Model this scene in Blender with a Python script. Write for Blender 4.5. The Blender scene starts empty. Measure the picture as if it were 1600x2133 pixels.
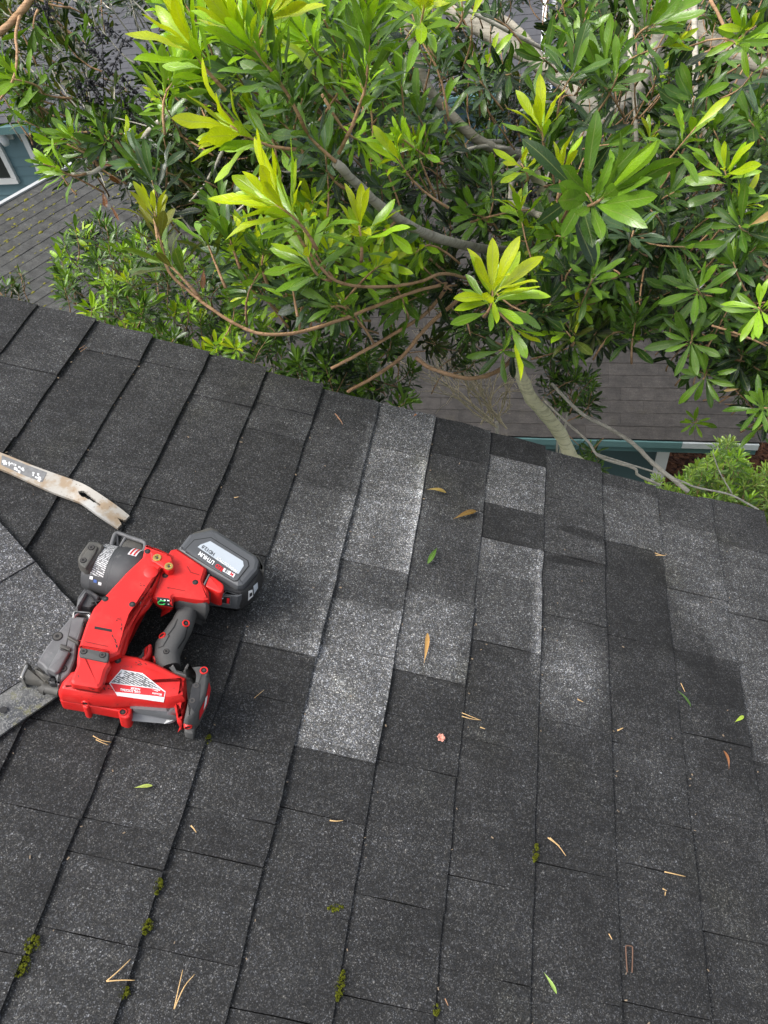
import bpy, math, random
import numpy as np
from mathutils import Matrix, Vector

random.seed(11)
RNG = np.random.default_rng(7)
scene = bpy.context.scene
COL = scene.collection

# ------------------------------------------------------------------ camera, sky, sun, exposure
FPX, CX, CY = 1500.0, 800.0, 1066.5
CW = np.array([[0.9798262774710702, 0.046545306514854806, -0.1943553457423371],
               [0.16119991611412696, -0.7589101244827642, 0.6309278960407074],
               [-0.11813150732122055, -0.6495297971602175, -0.7511031817127544]])   # columns: right, down, forward
CAM = np.array([0.3401092766702241, 0.0, 1.0203278300106722])
HCAM = 1.0755199676302762
cd = bpy.data.cameras.new('camera'); cam = bpy.data.objects.new('camera', cd); COL.objects.link(cam)
cd.sensor_fit = 'VERTICAL'; cd.sensor_height = 36.0; cd.lens = FPX / 2133.0 * 36.0
cd.clip_start = 0.02; cd.clip_end = 400
m = Matrix.Identity(4)
for r in range(3):
    m[r][0] = CW[r, 0]; m[r][1] = -CW[r, 1]; m[r][2] = -CW[r, 2]; m[r][3] = CAM[r]
cam.matrix_world = m
scene.camera = cam

SUN_EL, SUN_AZ = math.radians(60), math.radians(-118)   # azimuth measured from +Y towards +X
w = bpy.data.worlds.new('World'); scene.world = w; w.use_nodes = True
nt = w.node_tree; nt.nodes.clear()
sky = nt.nodes.new('ShaderNodeTexSky'); sky.sky_type = 'NISHITA'; sky.sun_disc = False
sky.sun_elevation = SUN_EL; sky.sun_rotation = SUN_AZ
sky.air_density = 1.0; sky.dust_density = 4.0; sky.ozone_density = 1.0
hs = nt.nodes.new('ShaderNodeHueSaturation'); hs.inputs['Saturation'].default_value = 0.42
bg = nt.nodes.new('ShaderNodeBackground'); bg.inputs['Strength'].default_value = 0.15
ow = nt.nodes.new('ShaderNodeOutputWorld')
nt.links.new(sky.outputs[0], hs.inputs['Color']); nt.links.new(hs.outputs[0], bg.inputs['Color']); nt.links.new(bg.outputs[0], ow.inputs[0])
sl = bpy.data.lights.new('sun', 'SUN'); sl.energy = 1.5; sl.angle = math.radians(24); sl.color = (1.0, 0.98, 0.945)
so = bpy.data.objects.new('sun', sl); COL.objects.link(so)
sd = Vector((math.sin(SUN_AZ) * math.cos(SUN_EL), math.cos(SUN_AZ) * math.cos(SUN_EL), math.sin(SUN_EL)))
so.rotation_euler = sd.to_track_quat('Z', 'Y').to_euler(); so.location = sd * 20
vs = scene.view_settings
vs.view_transform = 'Standard'; vs.look = 'None'; vs.gamma = 1.0; vs.use_curve_mapping = False
vs.exposure = 1.0
scene.cycles.max_bounces = 8; scene.cycles.transparent_max_bounces = 4

# ------------------------------------------------------------------ frames: our roof is a 4-in-12 plane
TH = math.atan(4 / 12)
BS = np.array([math.cos(TH), 0, -math.sin(TH)]); BT = np.array([0., 1., 0.]); BN = np.array([math.sin(TH), 0, math.cos(TH)])
def W(s, t, n=0.0): return BS * s + BT * t + BN * n
def ray(px, py): return CW @ np.array([(px - CX) / FPX, (py - CY) / FPX, 1.0])
def st(px, py, h=0.0):
    d = ray(px, py); k = (h - HCAM) / (d @ BN); p = CAM + d * k
    return p @ BS, p @ BT
def at(px, py, D): return CAM + ray(px, py) * D
def zp(x, y): return (x * 0.375, 1060 + y * 0.375)
EXPO = 0.127; S0 = -0.6207

# ------------------------------------------------------------------ object helpers
ORG = {}
def tag(o, label=None, cat=None, group=None, kind=None):
    if label: o['label'] = label
    if cat: o['category'] = cat
    if group: o['group'] = group
    if kind: o['kind'] = kind
    return o
def empty(name, loc, label=None, cat=None, group=None, kind=None):
    o = bpy.data.objects.new(name, None); COL.objects.link(o); o.location = tuple(loc); o.empty_display_size = 0.05
    ORG[o.name] = np.array(loc, float)
    return tag(o, label, cat, group, kind)
def link(name, me, parent=None, origin=None):
    o = bpy.data.objects.new(name, me); COL.objects.link(o)
    if parent is not None:
        o.parent = parent; ORG[o.name] = ORG[parent.name]
    else:
        ORG[o.name] = np.zeros(3) if origin is None else np.array(origin, float); o.location = tuple(ORG[o.name])
    return o
def mesh(name, V, Fc, mat, parent=None, smooth=None, uv=None, origin=None):
    V = np.asarray(V, float)
    if parent is not None: org = ORG[parent.name]
    elif origin is None: org = np.array([V[:, 0].mean(), V[:, 1].mean(), V[:, 2].min()])
    else: org = np.array(origin, float)
    me = bpy.data.meshes.new(name)
    me.from_pydata([tuple(v) for v in (V - org)], [], Fc)
    if mat is not None: me.materials.append(mat)
    if uv is not None:
        l = me.uv_layers.new(name='UVMap')
        for lp in me.loops: l.data[lp.index].uv = uv[lp.vertex_index]
    me.update()
    if smooth is not None:
        me.polygons.foreach_set('use_smooth', [True] * len(me.polygons))
        if smooth < 179: me.set_sharp_from_angle(angle=math.radians(smooth))
    return link(name, me, parent, org)
class MB:
    def __init__(s): s.V = []; s.F = []
    def add(s, V, F):
        o = len(s.V); s.V += [tuple(v) for v in V]; s.F += [tuple(i + o for i in f) for f in F]; return s
    def box(s, c, ax, ay, az):
        c, ax, ay, az = map(lambda v: np.array(v, float), (c, ax, ay, az))
        V = [c + i * ax + j * ay + k * az for k in (-1, 1) for j in (-1, 1) for i in (-1, 1)]
        F = [(0, 2, 3, 1), (4, 5, 7, 6), (0, 1, 5, 4), (2, 6, 7, 3), (0, 4, 6, 2), (1, 3, 7, 5)]
        if np.dot(np.cross(ax, ay), az) < 0: F = [f[::-1] for f in F]
        return s.add(V, F)
    def aabb(s, x0, x1, y0, y1, z0, z1):
        return s.box(((x0 + x1) / 2, (y0 + y1) / 2, (z0 + z1) / 2), ((x1 - x0) / 2, 0, 0), (0, (y1 - y0) / 2, 0), (0, 0, (z1 - z0) / 2))
    def tube(s, P, R, n=8, cap=True, wob=0.0):
        P = np.asarray(P, float); K = len(P); R = np.broadcast_to(np.asarray(R, float), (K,))
        T = np.gradient(P, axis=0); T /= np.linalg.norm(T, axis=1)[:, None] + 1e-12
        a = np.array([0, 0, 1.]) if abs(T[0][2]) < .9 else np.array([1., 0, 0])
        u = np.cross(T[0], a); u /= np.linalg.norm(u); V = []
        for k in range(K):
            u = u - T[k] * (u @ T[k]); u /= np.linalg.norm(u) + 1e-12; v = np.cross(T[k], u)
            for j in range(n):
                th = 2 * math.pi * j / n; rr = R[k] * (1 + wob * (random.random() - .5))
                V.append(P[k] + rr * (math.cos(th) * u + math.sin(th) * v))
        F = [(k * n + j, k * n + (j + 1) % n, (k + 1) * n + (j + 1) % n, (k + 1) * n + j) for k in range(K - 1) for j in range(n)]
        if cap: F += [tuple(range(n - 1, -1, -1)), tuple((K - 1) * n + j for j in range(n))]
        return s.add(V, F)
    def build(s, name, mat, parent=None, smooth=None, origin=None): return mesh(name, s.V, s.F, mat, parent, smooth, None, origin)
def smooth_path(P, per=4):
    P = np.asarray(P, float); Q = np.vstack([2 * P[0] - P[1], P, 2 * P[-1] - P[-2]]); out = []
    for i in range(1, len(Q) - 2):
        p0, p1, p2, p3 = Q[i - 1:i + 3]
        for k in range(per):
            t = k / per
            out.append(.5 * (2 * p1 + (p2 - p0) * t + (2 * p0 - 5 * p1 + 4 * p2 - p3) * t * t + (3 * p1 - p0 - 3 * p2 + p3) * t ** 3))
    out.append(P[-1]); return np.array(out)

# ------------------------------------------------------------------ materials
class NT:
    def __init__(s, name):
        s.m = bpy.data.materials.new(name); s.m.use_nodes = True; s.t = s.m.node_tree; s.t.nodes.clear()
        s.out = s.n('ShaderNodeOutputMaterial')
    def n(s, typ, **kw):
        nd = s.t.nodes.new(typ)
        for k, v in kw.items(): setattr(nd, k, v)
        return nd
    def set(s, sock, v):
        if v is None: return
        if hasattr(v, 'is_output') or isinstance(v, bpy.types.NodeSocket): s.t.links.new(v, sock)
        elif isinstance(v, (tuple, list)) and sock.type == 'RGBA' and len(v) == 3: sock.default_value = (*v, 1)
        else: sock.default_value = v
    def math(s, op, a, b=None, c=None, clamp=False):
        nd = s.n('ShaderNodeMath', operation=op, use_clamp=clamp); s.set(nd.inputs[0], a); s.set(nd.inputs[1], b); s.set(nd.inputs[2], c); return nd.outputs[0]
    def vmath(s, op, a, b=None):
        nd = s.n('ShaderNodeVectorMath', operation=op); s.set(nd.inputs[0], a); s.set(nd.inputs[1], b)
        return nd.outputs['Value'] if op in ('DOT_PRODUCT', 'LENGTH', 'DISTANCE') else nd.outputs[0]
    def mix(s, f, a, b, blend='MIX'):
        nd = s.n('ShaderNodeMix', data_type='RGBA', blend_type=blend); s.set(nd.inputs[0], f); s.set(nd.inputs[6], a); s.set(nd.inputs[7], b); return nd.outputs[2]
    def noise(s, vec, scale, detail=3, rough=.55, dist=0.0):
        nd = s.n('ShaderNodeTexNoise'); s.set(nd.inputs['Vector'], vec); nd.inputs['Scale'].default_value = scale; nd.inputs['Detail'].default_value = detail
        nd.inputs['Roughness'].default_value = rough; nd.inputs['Distortion'].default_value = dist; return nd.outputs[0]
    def vor(s, vec, scale, out='Color'):
        nd = s.n('ShaderNodeTexVoronoi'); s.set(nd.inputs['Vector'], vec); nd.inputs['Scale'].default_value = scale; return nd.outputs[out]
    def ramp(s, f, stops, interp='LINEAR'):
        nd = s.n('ShaderNodeValToRGB'); s.set(nd.inputs[0], f); e = nd.color_ramp.elements; nd.color_ramp.interpolation = interp
        while len(e) < len(stops): e.new(.5)
        for el, (p, c) in zip(e, stops): el.position = p; el.color = (*c, 1) if isinstance(c, (tuple, list)) else (c, c, c, 1)
        return nd.outputs[0]
    def step(s, x, lo, hi, a=0.0, b=1.0):
        nd = s.n('ShaderNodeMapRange', interpolation_type='SMOOTHSTEP'); s.set(nd.inputs[0], x)
        for i, v in zip((1, 2, 3, 4), (lo, hi, a, b)): s.set(nd.inputs[i], v)
        return nd.outputs[0]
    def pos(s): return s.n('ShaderNodeNewGeometry').outputs['Position']
    def bsdf(s, color, rough=.6, spec=.5, metal=0.0, bump=None, bstr=.3, bdist=.002, **kw):
        b = s.n('ShaderNodeBsdfPrincipled'); s.set(b.inputs['Base Color'], color); s.set(b.inputs['Roughness'], rough)
        s.set(b.inputs['Specular IOR Level'], spec); s.set(b.inputs['Metallic'], metal)
        if bump is not None:
            bp = s.n('ShaderNodeBump'); s.set(bp.inputs['Strength'], bstr); bp.inputs['Distance'].default_value = bdist
            s.set(bp.inputs['Height'], bump); s.t.links.new(bp.outputs[0], b.inputs['Normal'])
        for k, v in kw.items(): s.set(b.inputs[k], v)
        return b.outputs[0]
    def done(s, sh): s.t.links.new(sh, s.out.inputs[0]); return s.m

def plastic(name, c, rough=.45, scuff=.35, dirt=(.05, .04, .035), dscale=60, spec=.5, scol=None, damt=.5):
    t = NT(name); p = t.pos(); n1 = t.noise(p, 34, 5, .65); n2 = t.noise(p, dscale, 6, .7); n3 = t.noise(p, 900, 2)
    col = t.mix(t.step(n1, .45, .8, 0, scuff), c, scol or tuple(min(1, x * 1.25 + .02) for x in c))
    col = t.mix(t.step(n2, .60, .72, 0, damt), col, dirt)
    r = t.math('ADD', t.math('MULTIPLY', n1, .25), rough - .1)
    return t.done(t.bsdf(col, r, spec, bump=t.math('ADD', n3, t.math('MULTIPLY', n2, .6)), bstr=.25, bdist=.0006))
def plain(name, c, rough=.6, metal=0., spec=.5, var=.25, scale=20):
    t = NT(name); p = t.pos(); n = t.noise(p, scale, 4)
    return t.done(t.bsdf(t.mix(n, tuple(x * (1 - var) for x in c), tuple(min(1, x * (1 + var)) for x in c)), rough, spec, metal, bump=t.noise(p, scale * 12, 2), bstr=.15, bdist=.001))

# roof stains with a shape of their own: (px, py, half size along s, along t, turn, gain)
BLOBS = [(1190, 1400, .066, .100, -.05, 2.5, .45), (1195, 1385, .045, .05, 0, 1.25, .4), (1440, 1345, .042, .062, .35, .55, .3),
         (1530, 1560, .075, .05, .5, .75, .4), (1335, 1240, .075, .110, -.1, .72, .35), (1215, 1113, .055, .012, -.1, .42, .2), (1195, 1168, .058, .011, .1, .42, .2), (1490, 1430, .055, .055, .6, .6, .35),
         (705, 1480, .050, .085, 0, 1.25, .5), (862, 1090, .035, .120, 0, 1.45, .5), (640, 1352, .035, .018, -.1, 1.6, .4), (715, 1060, .010, .14, -.02, 1.35, .4), (655, 1310, .010, .05, -.02, 1.5, .3),
         (893, 1345, .062, .110, .0, 1.9, .65), (640, 1180, .050, .120, 0, 1.15, .5), (1210, 960, .06, .05, 0, .8, .4), (1095, 1100, .03, .04, 0, 1.3, .4), (1118, 1290, .010, .10, 0, 1.35, .3), (1070, 1390, .05, .03, 0, 1.25, .4)]
def shingle_mat(name, tint=(1, 1, 1), blobs=(), cell=800.0, con=.86):
    t = NT(name); p = t.pos(); oi = t.n('ShaderNodeObjectInfo'); uvn = t.n('ShaderNodeTexCoord').outputs['UV']
    sep = t.n('ShaderNodeSeparateXYZ'); t.t.links.new(uvn, sep.inputs[0]); v = sep.outputs[1]
    r1 = t.vor(p, cell); s1 = t.n('ShaderNodeSeparateColor'); t.t.links.new(r1, s1.inputs[0])
    gran = t.ramp(s1.outputs[0], [(q, 1 + (y - 1) * con) for q, y in ((0, .30), (.40, .60), (.66, 1.0), (.84, 1.7), (.93, 3.0), (1, 5.5))])
    r2 = t.vor(p, cell * .47); s2 = t.n('ShaderNodeSeparateColor'); t.t.links.new(r2, s2.inputs[0])
    gran2 = t.ramp(s2.outputs[1], [(q, 1 + (y - 1) * con) for q, y in ((0, .68), (.7, .95), (.95, 1.5), (1, 2.3))])
    g = t.math('MULTIPLY', gran, gran2)
    n1 = t.noise(p, 9, 4, .6); n2 = t.noise(p, 45, 4, .65)
    g = t.math('MULTIPLY', g, t.step(n1, .3, .72, .76, 1.26)); g = t.math('MULTIPLY', g, t.step(n2, .3, .7, .82, 1.18))
    mp = t.n('ShaderNodeMapping'); t.t.links.new(p, mp.inputs[0]); mp.inputs['Scale'].default_value = (7, 75, 7)     # runoff streaks down the slope
    g = t.math('MULTIPLY', g, t.step(t.noise(mp.outputs[0], 1, 4, .6), .32, .70, .84, 1.16))
    for (px, py, rs, rt, a, gain, soft) in blobs:
        s_, t_ = st(px, py); c = W(s_, t_); d = t.vmath('SUBTRACT', p, tuple(c))
        e1 = (BS * math.cos(a) + BT * math.sin(a)) / rs; e2 = (-BS * math.sin(a) + BT * math.cos(a)) / rt
        x = t.vmath('DOT_PRODUCT', d, tuple(e1)); y = t.vmath('DOT_PRODUCT', d, tuple(e2))
        q = t.math('SQRT', t.math('ADD', t.math('MULTIPLY', x, x), t.math('MULTIPLY', y, y)))
        q = t.math('ADD', q, t.math('MULTIPLY', t.math('SUBTRACT', n2, .5), .25)); q = t.math('ADD', q, t.math('MULTIPLY', t.math('SUBTRACT', n1, .5), .9))
        g = t.math('MULTIPLY', g, t.step(q, 1 - soft, 1 + soft * .8, gain, 1.0))
    # worn lip near the butt edge where the alpha flag asks for it
    wear = t.math('MULTIPLY', t.step(t.math('ADD', v, t.math('MULTIPLY', t.math('SUBTRACT', n2, .5), .16)), .88, .97), oi.outputs['Alpha'])
    g = t.math('MULTIPLY', g, t.math('ADD', 1, t.math('MULTIPLY', wear, .9)))
    col = t.mix(1, oi.outputs['Color'], tint, 'MULTIPLY')
    sc = t.vmath('SCALE', col); sc.node.inputs['Scale'].default_value = 1; t.t.links.new(g, sc.node.inputs['Scale'])
    hue = t.mix(s2.outputs[2], (.94, .98, 1.06), (1.06, 1.02, .94)); col = t.mix(1, sc, hue, 'MULTIPLY')
    # thin greenish algae film in a few broad patches
    col = t.mix(t.step(t.noise(p, 5.5, 3), .56, .75, 0, .22), col, t.mix(1, col, (1.15, 1.12, .62), 'MULTIPLY'))
    return t.done(t.bsdf(col, .82, .35, bump=s1.outputs[0], bstr=.55, bdist=.0012))
M = {}
M['shingle'] = shingle_mat('roof_granules', blobs=BLOBS)
M['shingle_far'] = shingle_mat('old_brown_granules', tint=(1.12, 1.0, .90), cell=500, con=.3)
M['shingle_mossy'] = shingle_mat('mossy_granules', tint=(1.0, 1.0, .93), cell=500, con=.3)
M['deck'] = plain('deck_felt', (.012, .012, .012), .9)
M['red'] = plastic('red_nylon', (.58, .013, .011), .46, .45, dirt=(.16, .018, .015), dscale=110, damt=.9, scol=(.72, .06, .045))
M['black'] = plastic('black_nylon', (.018, .018, .019), .45, .4, dirt=(.05, .047, .045), dscale=50, scol=(.05, .05, .05))
M['rubber'] = plastic('grip_rubber', (.075, .074, .072), .68, .5, dirt=(.07, .065, .06), dscale=30, spec=.3)
M['grey'] = plastic('worn_grey_metal', (.11, .11, .112), .5, .7, dirt=(.25, .24, .22), dscale=70, scol=(.20, .20, .20))
M['battop'] = plastic('battery_grey', (.068, .071, .076), .42, .35, dirt=(.11, .11, .10), dscale=35)
M['can'] = plain('motor_can', (.17, .175, .18), .4, 0.3)
M['steel'] = plain('steel', (.45, .44, .42), .35, .9)
M['darksteel'] = plain('dark_steel', (.12, .11, .1), .4, .9)
M['brass'] = plain('brass', (.75, .55, .18), .3, 1.0)
M['hole'] = plain('screw_recess', (.006, .006, .006), .6)
M['white'] = plain('label_white', (.72, .72, .72), .5, var=.05)
M['silver'] = plain('label_silver', (.42, .46, .50), .4, .1, var=.12)
M['print_red'] = plain('print_red', (.55, .01, .015), .5, var=.05)
M['print_black'] = plain('print_black', (.02, .02, .022), .5, var=.1)
M['print_grey'] = plain('print_grey', (.30, .30, .30), .5, var=.3, scale=400)
M['green_led'] = plain('print_green', (.05, .5, .12), .4, var=.05)
tm = NT('fine_print'); tp = tm.pos()     # rows of tiny print, too small to read
row = tm.math('SINE', tm.math('MULTIPLY', tm.vmath('DOT_PRODUCT', tp, tuple(BT * .97 + BS * .24)), 2 * math.pi / .0026))
wrd = tm.noise(tp, 330, 2, .6); ink = tm.math('MULTIPLY', tm.step(row, -.15, .35), tm.step(wrd, .40, .50))
M['fineprint'] = tm.done(tm.bsdf(tm.mix(ink, (.10, .10, .10), (.62, .62, .62)), .5))
M['canister'] = plastic('canister_grey', (.050, .051, .053), .5, .6, dirt=(.14, .135, .13), dscale=45, scol=(.09, .09, .09))
M['guard'] = plastic('dusty_guard', (.060, .058, .052), .6, .7, dirt=(.20, .18, .14), dscale=55, scol=(.12, .11, .09))
M['seam'] = plain('red_seam', (.22, .005, .004), .5); M['scuff'] = plain('black_scuff', (.03, .010, .009), .6, var=.5, scale=200)
M['blue'] = plain('print_blue', (.06, .12, .35), .5, var=.05)

# ------------------------------------------------------------------ ground far below
GZ = -6.7
gm = NT('garden_ground'); gp = gm.pos(); gn = gm.noise(gp, 1.2, 5); gn2 = gm.noise(gp, 26, 5, .7)
gcol = gm.mix(gm.step(gn, .42, .6), (.11, .10, .09), (.055, .075, .025)); gcol = gm.mix(gn2, gm.mix(1, gcol, (.6, .6, .6), 'MULTIPLY'), gcol)
M['ground'] = gm.done(gm.bsdf(gcol, .95, .2, bump=gn2, bstr=.6, bdist=.03))
K = 24; gx = np.linspace(-1, 1, K + 1); gx = np.sign(gx) * np.abs(gx) ** 2.2 * 160
V = [(x, y + 8, GZ + .05 * math.sin(x * .7) * math.cos(y * .5) * min(1, 6 / (1 + abs(x) + abs(y)))) for y in gx for x in gx]
Fc = [(j * (K + 1) + i, j * (K + 1) + i + 1, (j + 1) * (K + 1) + i + 1, (j + 1) * (K + 1) + i) for j in range(K) for i in range(K)]
tag(mesh('ground', V, Fc, M['ground'], smooth=180, origin=(0, 0, GZ)), kind='structure')

# ------------------------------------------------------------------ our house: roof deck, shingles one by one
RAKE = [(0, 612), (80, 632), (204, 665), (327, 700), (445, 736), (561, 766), (674, 808), (790, 835), (906, 862), (1020, 897), (1132, 925), (1245, 972), (1372, 1018), (1482, 1040), (1590, 1060)]
house = empty('house', W(0.2, 0.2, -.05), 'dark grey shingled house roof with the red tool lying on it, in the foreground', 'house')
siding_teal = NT('teal_siding'); p_ = siding_teal.pos(); n_ = siding_teal.noise(p_, 3, 4)
M['teal'] = siding_teal.done(siding_teal.bsdf(siding_teal.mix(n_, (.085, .155, .175), (.11, .185, .205)), .6, .4, bump=siding_teal.noise(p_, 60, 3), bstr=.1))
M['teal_shaded'] = plain('eave_shaded_teal', (.040, .075, .078), .6, var=.12, scale=3)  # low house wall teal, with the shade under the eave put in the colour
M['trim'] = plain('white_trim', (.62, .62, .60), .55, var=.08, scale=4)
M['gutter'] = plain('white_gutter', (.66, .67, .68), .4, var=.06, scale=6)
s_e = S0 + 12 * EXPO
mb = MB()
t_r = 1.135; s_l, t_n = -4.2, -2.6
mb.add([W(s, t, n) for n in (-.030, -.012) for (s, t) in ((s_l, t_n), (s_e - .012, t_n), (s_e - .012, t_r), (s_l, t_r))],
       [(3, 2, 1, 0), (4, 5, 6, 7), (0, 1, 5, 4), (1, 2, 6, 5), (2, 3, 7, 6), (3, 0, 4, 7)])
roof = mb.build('roof', M['deck'], house)
mb = MB()   # rake board under the shingle ends
mb.add([W(s, t, n) for n in (-.19, -.032) for (s, t) in ((s_l, t_r - .03), (s_e - .03, t_r - .03), (s_e - .03, t_r - .006), (s_l, t_r - .006))],
       [(3, 2, 1, 0), (4, 5, 6, 7), (0, 1, 5, 4), (1, 2, 6, 5), (2, 3, 7, 6), (3, 0, 4, 7)])
mb.build('rake_board', M['trim'], house)
a = W(s_l, 0); b = W(s_e - .35, 0)
mb = MB(); mb.add([(a[0], y, z) for y in (t_n, t_r - .32) for z in (GZ - .2, a[2] - .25)] + [(b[0], y, z) for y in (t_n, t_r - .32) for z in (GZ - .2, b[2] - .22)],
                  [(0, 1, 3, 2), (4, 6, 7, 5), (0, 4, 5, 1), (2, 3, 7, 6), (1, 5, 7, 3), (0, 2, 6, 4)])
mb.build('wall', M['teal'], house)
# white eave gutter: a real U section along the eave
e0 = W(s_e, 0); gx0, gz0 = e0[0] - .012, e0[2] - .035
prof = [(0, 0), (0, -.10), (.09, -.10), (.125, -.03), (.125, .0), (.135, .0), (.135, -.008), (.119, -.008), (.119, -.03), (.086, -.092), (.008, -.092), (.008, 0)]
mb = MB(); n = len(prof); V = [(gx0 + x, y, gz0 + z) for y in (t_n, t_r + .03) for (x, z) in prof]
mb.add(V, [(i, (i + 1) % n, n + (i + 1) % n, n + i) for i in range(n)] + [tuple(range(n - 1, -1, -1)), tuple(range(n, 2 * n))])
mb.build('gutter', M['gutter'], house, smooth=30)

D_, Q_, M_, G_, L_, X_ = .0208, .0240, .0295, .042, .070, .087       # albedo of the granules, dark to pale
# course: seams far -> near as one or two pixels, tone per piece, lift (mm) per piece, worn lip flag
COURSE = {
 -2: ([], [D_]), -1: ([], [Q_]),
 0: ([(55, 765), (15, 905)], [M_, M_, Q_]),
 1: ([(227, 737), (44, 1067), (-20, 1190)], [M_ * 1.15, Q_, Q_, Q_]),
 2: ([(350, 762), (245, 962), (245, 1045), (150, 1290)], [M_, Q_, M_, D_, D_]),
 3: ([(463, 833), (452, 940), (367, 1049), (205, 1390), (154, 1513), (85, 1688), (40, 1990)], [M_, M_, Q_, Q_, D_, D_, Q_, M_ * .95]),
 4: ([(595, 851), (576, 903), (543, 1157), (449, 1328), (330, 1550), (271, 1722), (240, 1792), (175, 1948)], [M_, M_ * 1.1, D_ * 1.05, D_, D_ * .9, M_, Q_, M_, M_]),
 5: ([(668, 1015), (578, 1351), (552, 1451), (521, 1559), (485, 1698), (408, 1775), (386, 1989)], [M_ * 1.15, G_ * 1.2, D_ * .88, D_, Q_, D_ * 1.1, Q_, M_ * .9]),
 6: ([(831, 938), (781, 1178), (760, 1256), (745, 1355), (701, 1571), (675, 1699), (635, 1896), (560, 2115)], [L_ * 1.05, X_, M_ * 1.5, L_ * 1.1, X_ * 1.05, D_, Q_, Q_, D_]),
 7: ([(945, 950), (941, 1050), (916, 1245), (896, 1409), (878, 1500), (875, 1600), (832, 1880), (800, 2090)], [D_ * .85, M_ * .85, M_ * 1.05, G_ * 1.1, D_ * .85, D_, D_ * 1.05, Q_, D_]),
 8: ([(1074, 957), (1068, 1057), (1064, 1130), (1060, 1200), (1054, 1346), (1039, 1551), (1023, 1840), (1010, 2035)], [D_ * .62, L_ * 1.0, D_ * .72, L_ * 1.1, G_ * 1.1, Q_ * .92, D_, Q_, D_ * 1.05]),
 9: ([(1191, 1045), (1191, 1160), (1195, 1290), (1197, 1510), (1199, 1812), (1196, 2077)], [G_ * .85, G_ * .8, M_ * .9, D_ * 1.1, D_, D_, Q_]),
 10: ([(1314, 1022), (1322, 1138), (1330, 1334), (1348, 1559), (1362, 1711), (1366, 1811), (1379, 2103)], [M_, L_ * .72, D_ * .95, D_, Q_, Q_, D_, Q_]),
 11: ([(1434, 1098), (1452, 1237), (1478, 1366), (1485, 1538), (1526, 1825), (1528, 1952), (1540, 2110)], [M_, L_ * .74, L_ * .70, D_, Q_, Q_, D_, Q_]),
 12: ([(1548, 1142), (1561, 1284), (1600, 1590)], [Q_ * 1.1, G_ * 1.0, L_ * .74, Q_]),
}
# pieces that stand proud (laminated double layer): course -> piece indexes, lift in metres
LIFT = {0: {0: .003}, 1: {0: .003, 2: .0025}, 2: {0: .002, 1: .002}, 3: {0: .0025, 2: .002}, 4: {0: .003, 1: .0015, 2: .001, 5: .002, 6: .0025}, 5: {0: .0022, 1: .0025, 4: .003},
        6: {0: .002, 3: .001, 4: .003}, 7: {0: .001, 3: .0032}, 8: {1: .0015, 4: .0025}, 9: {0: .002, 1: .0028}, 10: {1: .0025, 5: .003, 6: .002}, 11: {0: .002, 1: .0025, 3: .002, 5: .003}, 12: {0: .002, 1: .002}}
WEAR = {(5, 0): .7, (5, 1): 1.0, (6, 0): .35, (6, 1): .8, (7, 0): .5, (7, 1): .6, (7, 2): .5, (8, 1): .5, (8, 2): .6, (8, 3): .7, (8, 4): .8, (6, 3): .2, (3, 0): .1, (4, 1): .3}
CURL = {(5, 1): .003, (1, 0): .001}
def wob(seed, x, amp): return amp * (math.sin(x * 31 + seed * 1.7) * .5 + math.sin(x * 83 + seed * 3.1) * .3 + math.sin(x * 190 + seed * .7) * .25)
def make_tab(i, k, ta, tb, tone, lift=0., wear=0., far_edge=False):
    """one shingle piece of course i between t=tb (near) and t=ta (far)"""
    sb = S0 + i * EXPO; su = sb - EXPO - .022
    seg = max(3, int((ta - tb) / .045)); cols = []
    r = random.Random(i * 977 + k * 31)
    dn, skew = r.uniform(-.0006, .0006), r.uniform(-.0012, .0012)
    ts = np.linspace(tb + .0005, ta - .0005, seg + 1)
    srow = [su, sb - EXPO * .5, sb - .006, sb]
    curl = CURL.get((i, k), 0)
    V = []; uv = []
    for j, t in enumerate(ts):
        f = (t - tb) / max(ta - tb, 1e-6)
        e = wob(i * 7.3, t, .0016) + skew * (f - .5) * 2
        for q, s in enumerate(srow):
            u_ = (s - su) / (sb - su)
            rise = .0078 if i < 7 else .0058
            n = -rise + rise * u_ + lift * (0.35 + .65 * u_) + dn * u_ - (.0008 if q == 3 else 0)
            if curl and f < .25: n += curl * (1 - f / .25) ** 2 * max(0, u_ - .3)
            tt = t
            if j == 0 or j == seg: tt = t + wob(i * 3 + k, s, .0012)
            if far_edge and j == seg: tt = t + wob(i * 5, s, .0035) + .0015 * math.sin(s * 400 + i)
            V.append(W(s + (e if q >= 2 else 0), tt, n)); uv.append((t * 2, u_))
    NQ = 4; nt_ = len(V); top = list(range(nt_))
    thick = (.0048 if i < 7 else .0036) + lift * .8
    for j, t in enumerate(ts):
        for q in range(NQ):
            V.append(np.array(V[j * NQ + q]) - BN * (thick if q >= 2 else thick * .6) - (BS * .0012 if q == 3 else 0)); uv.append(uv[j * NQ + q])
    Fc = []
    for j in range(seg):
        for q in range(NQ - 1):
            a_, b_, c_, d_ = j * NQ + q, j * NQ + q + 1, (j + 1) * NQ + q + 1, (j + 1) * NQ + q
            Fc.append((a_, b_, c_, d_))
        a_, d_ = j * NQ + 3, (j + 1) * NQ + 3
        Fc.append((a_, a_ + nt_, d_ + nt_, d_))
    for j, flip in ((0, False), (seg, True)):
        for q in range(NQ - 1):
            a_, b_ = j * NQ + q, j * NQ + q + 1
            f_ = (a_, a_ + nt_, b_ + nt_, b_); Fc.append(f_[::-1] if flip else f_)
    o = mesh('shingle', V, Fc, M['shingle'], roof, smooth=35, uv=uv)
    o.color = (tone, tone, tone, wear)
    return o
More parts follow.
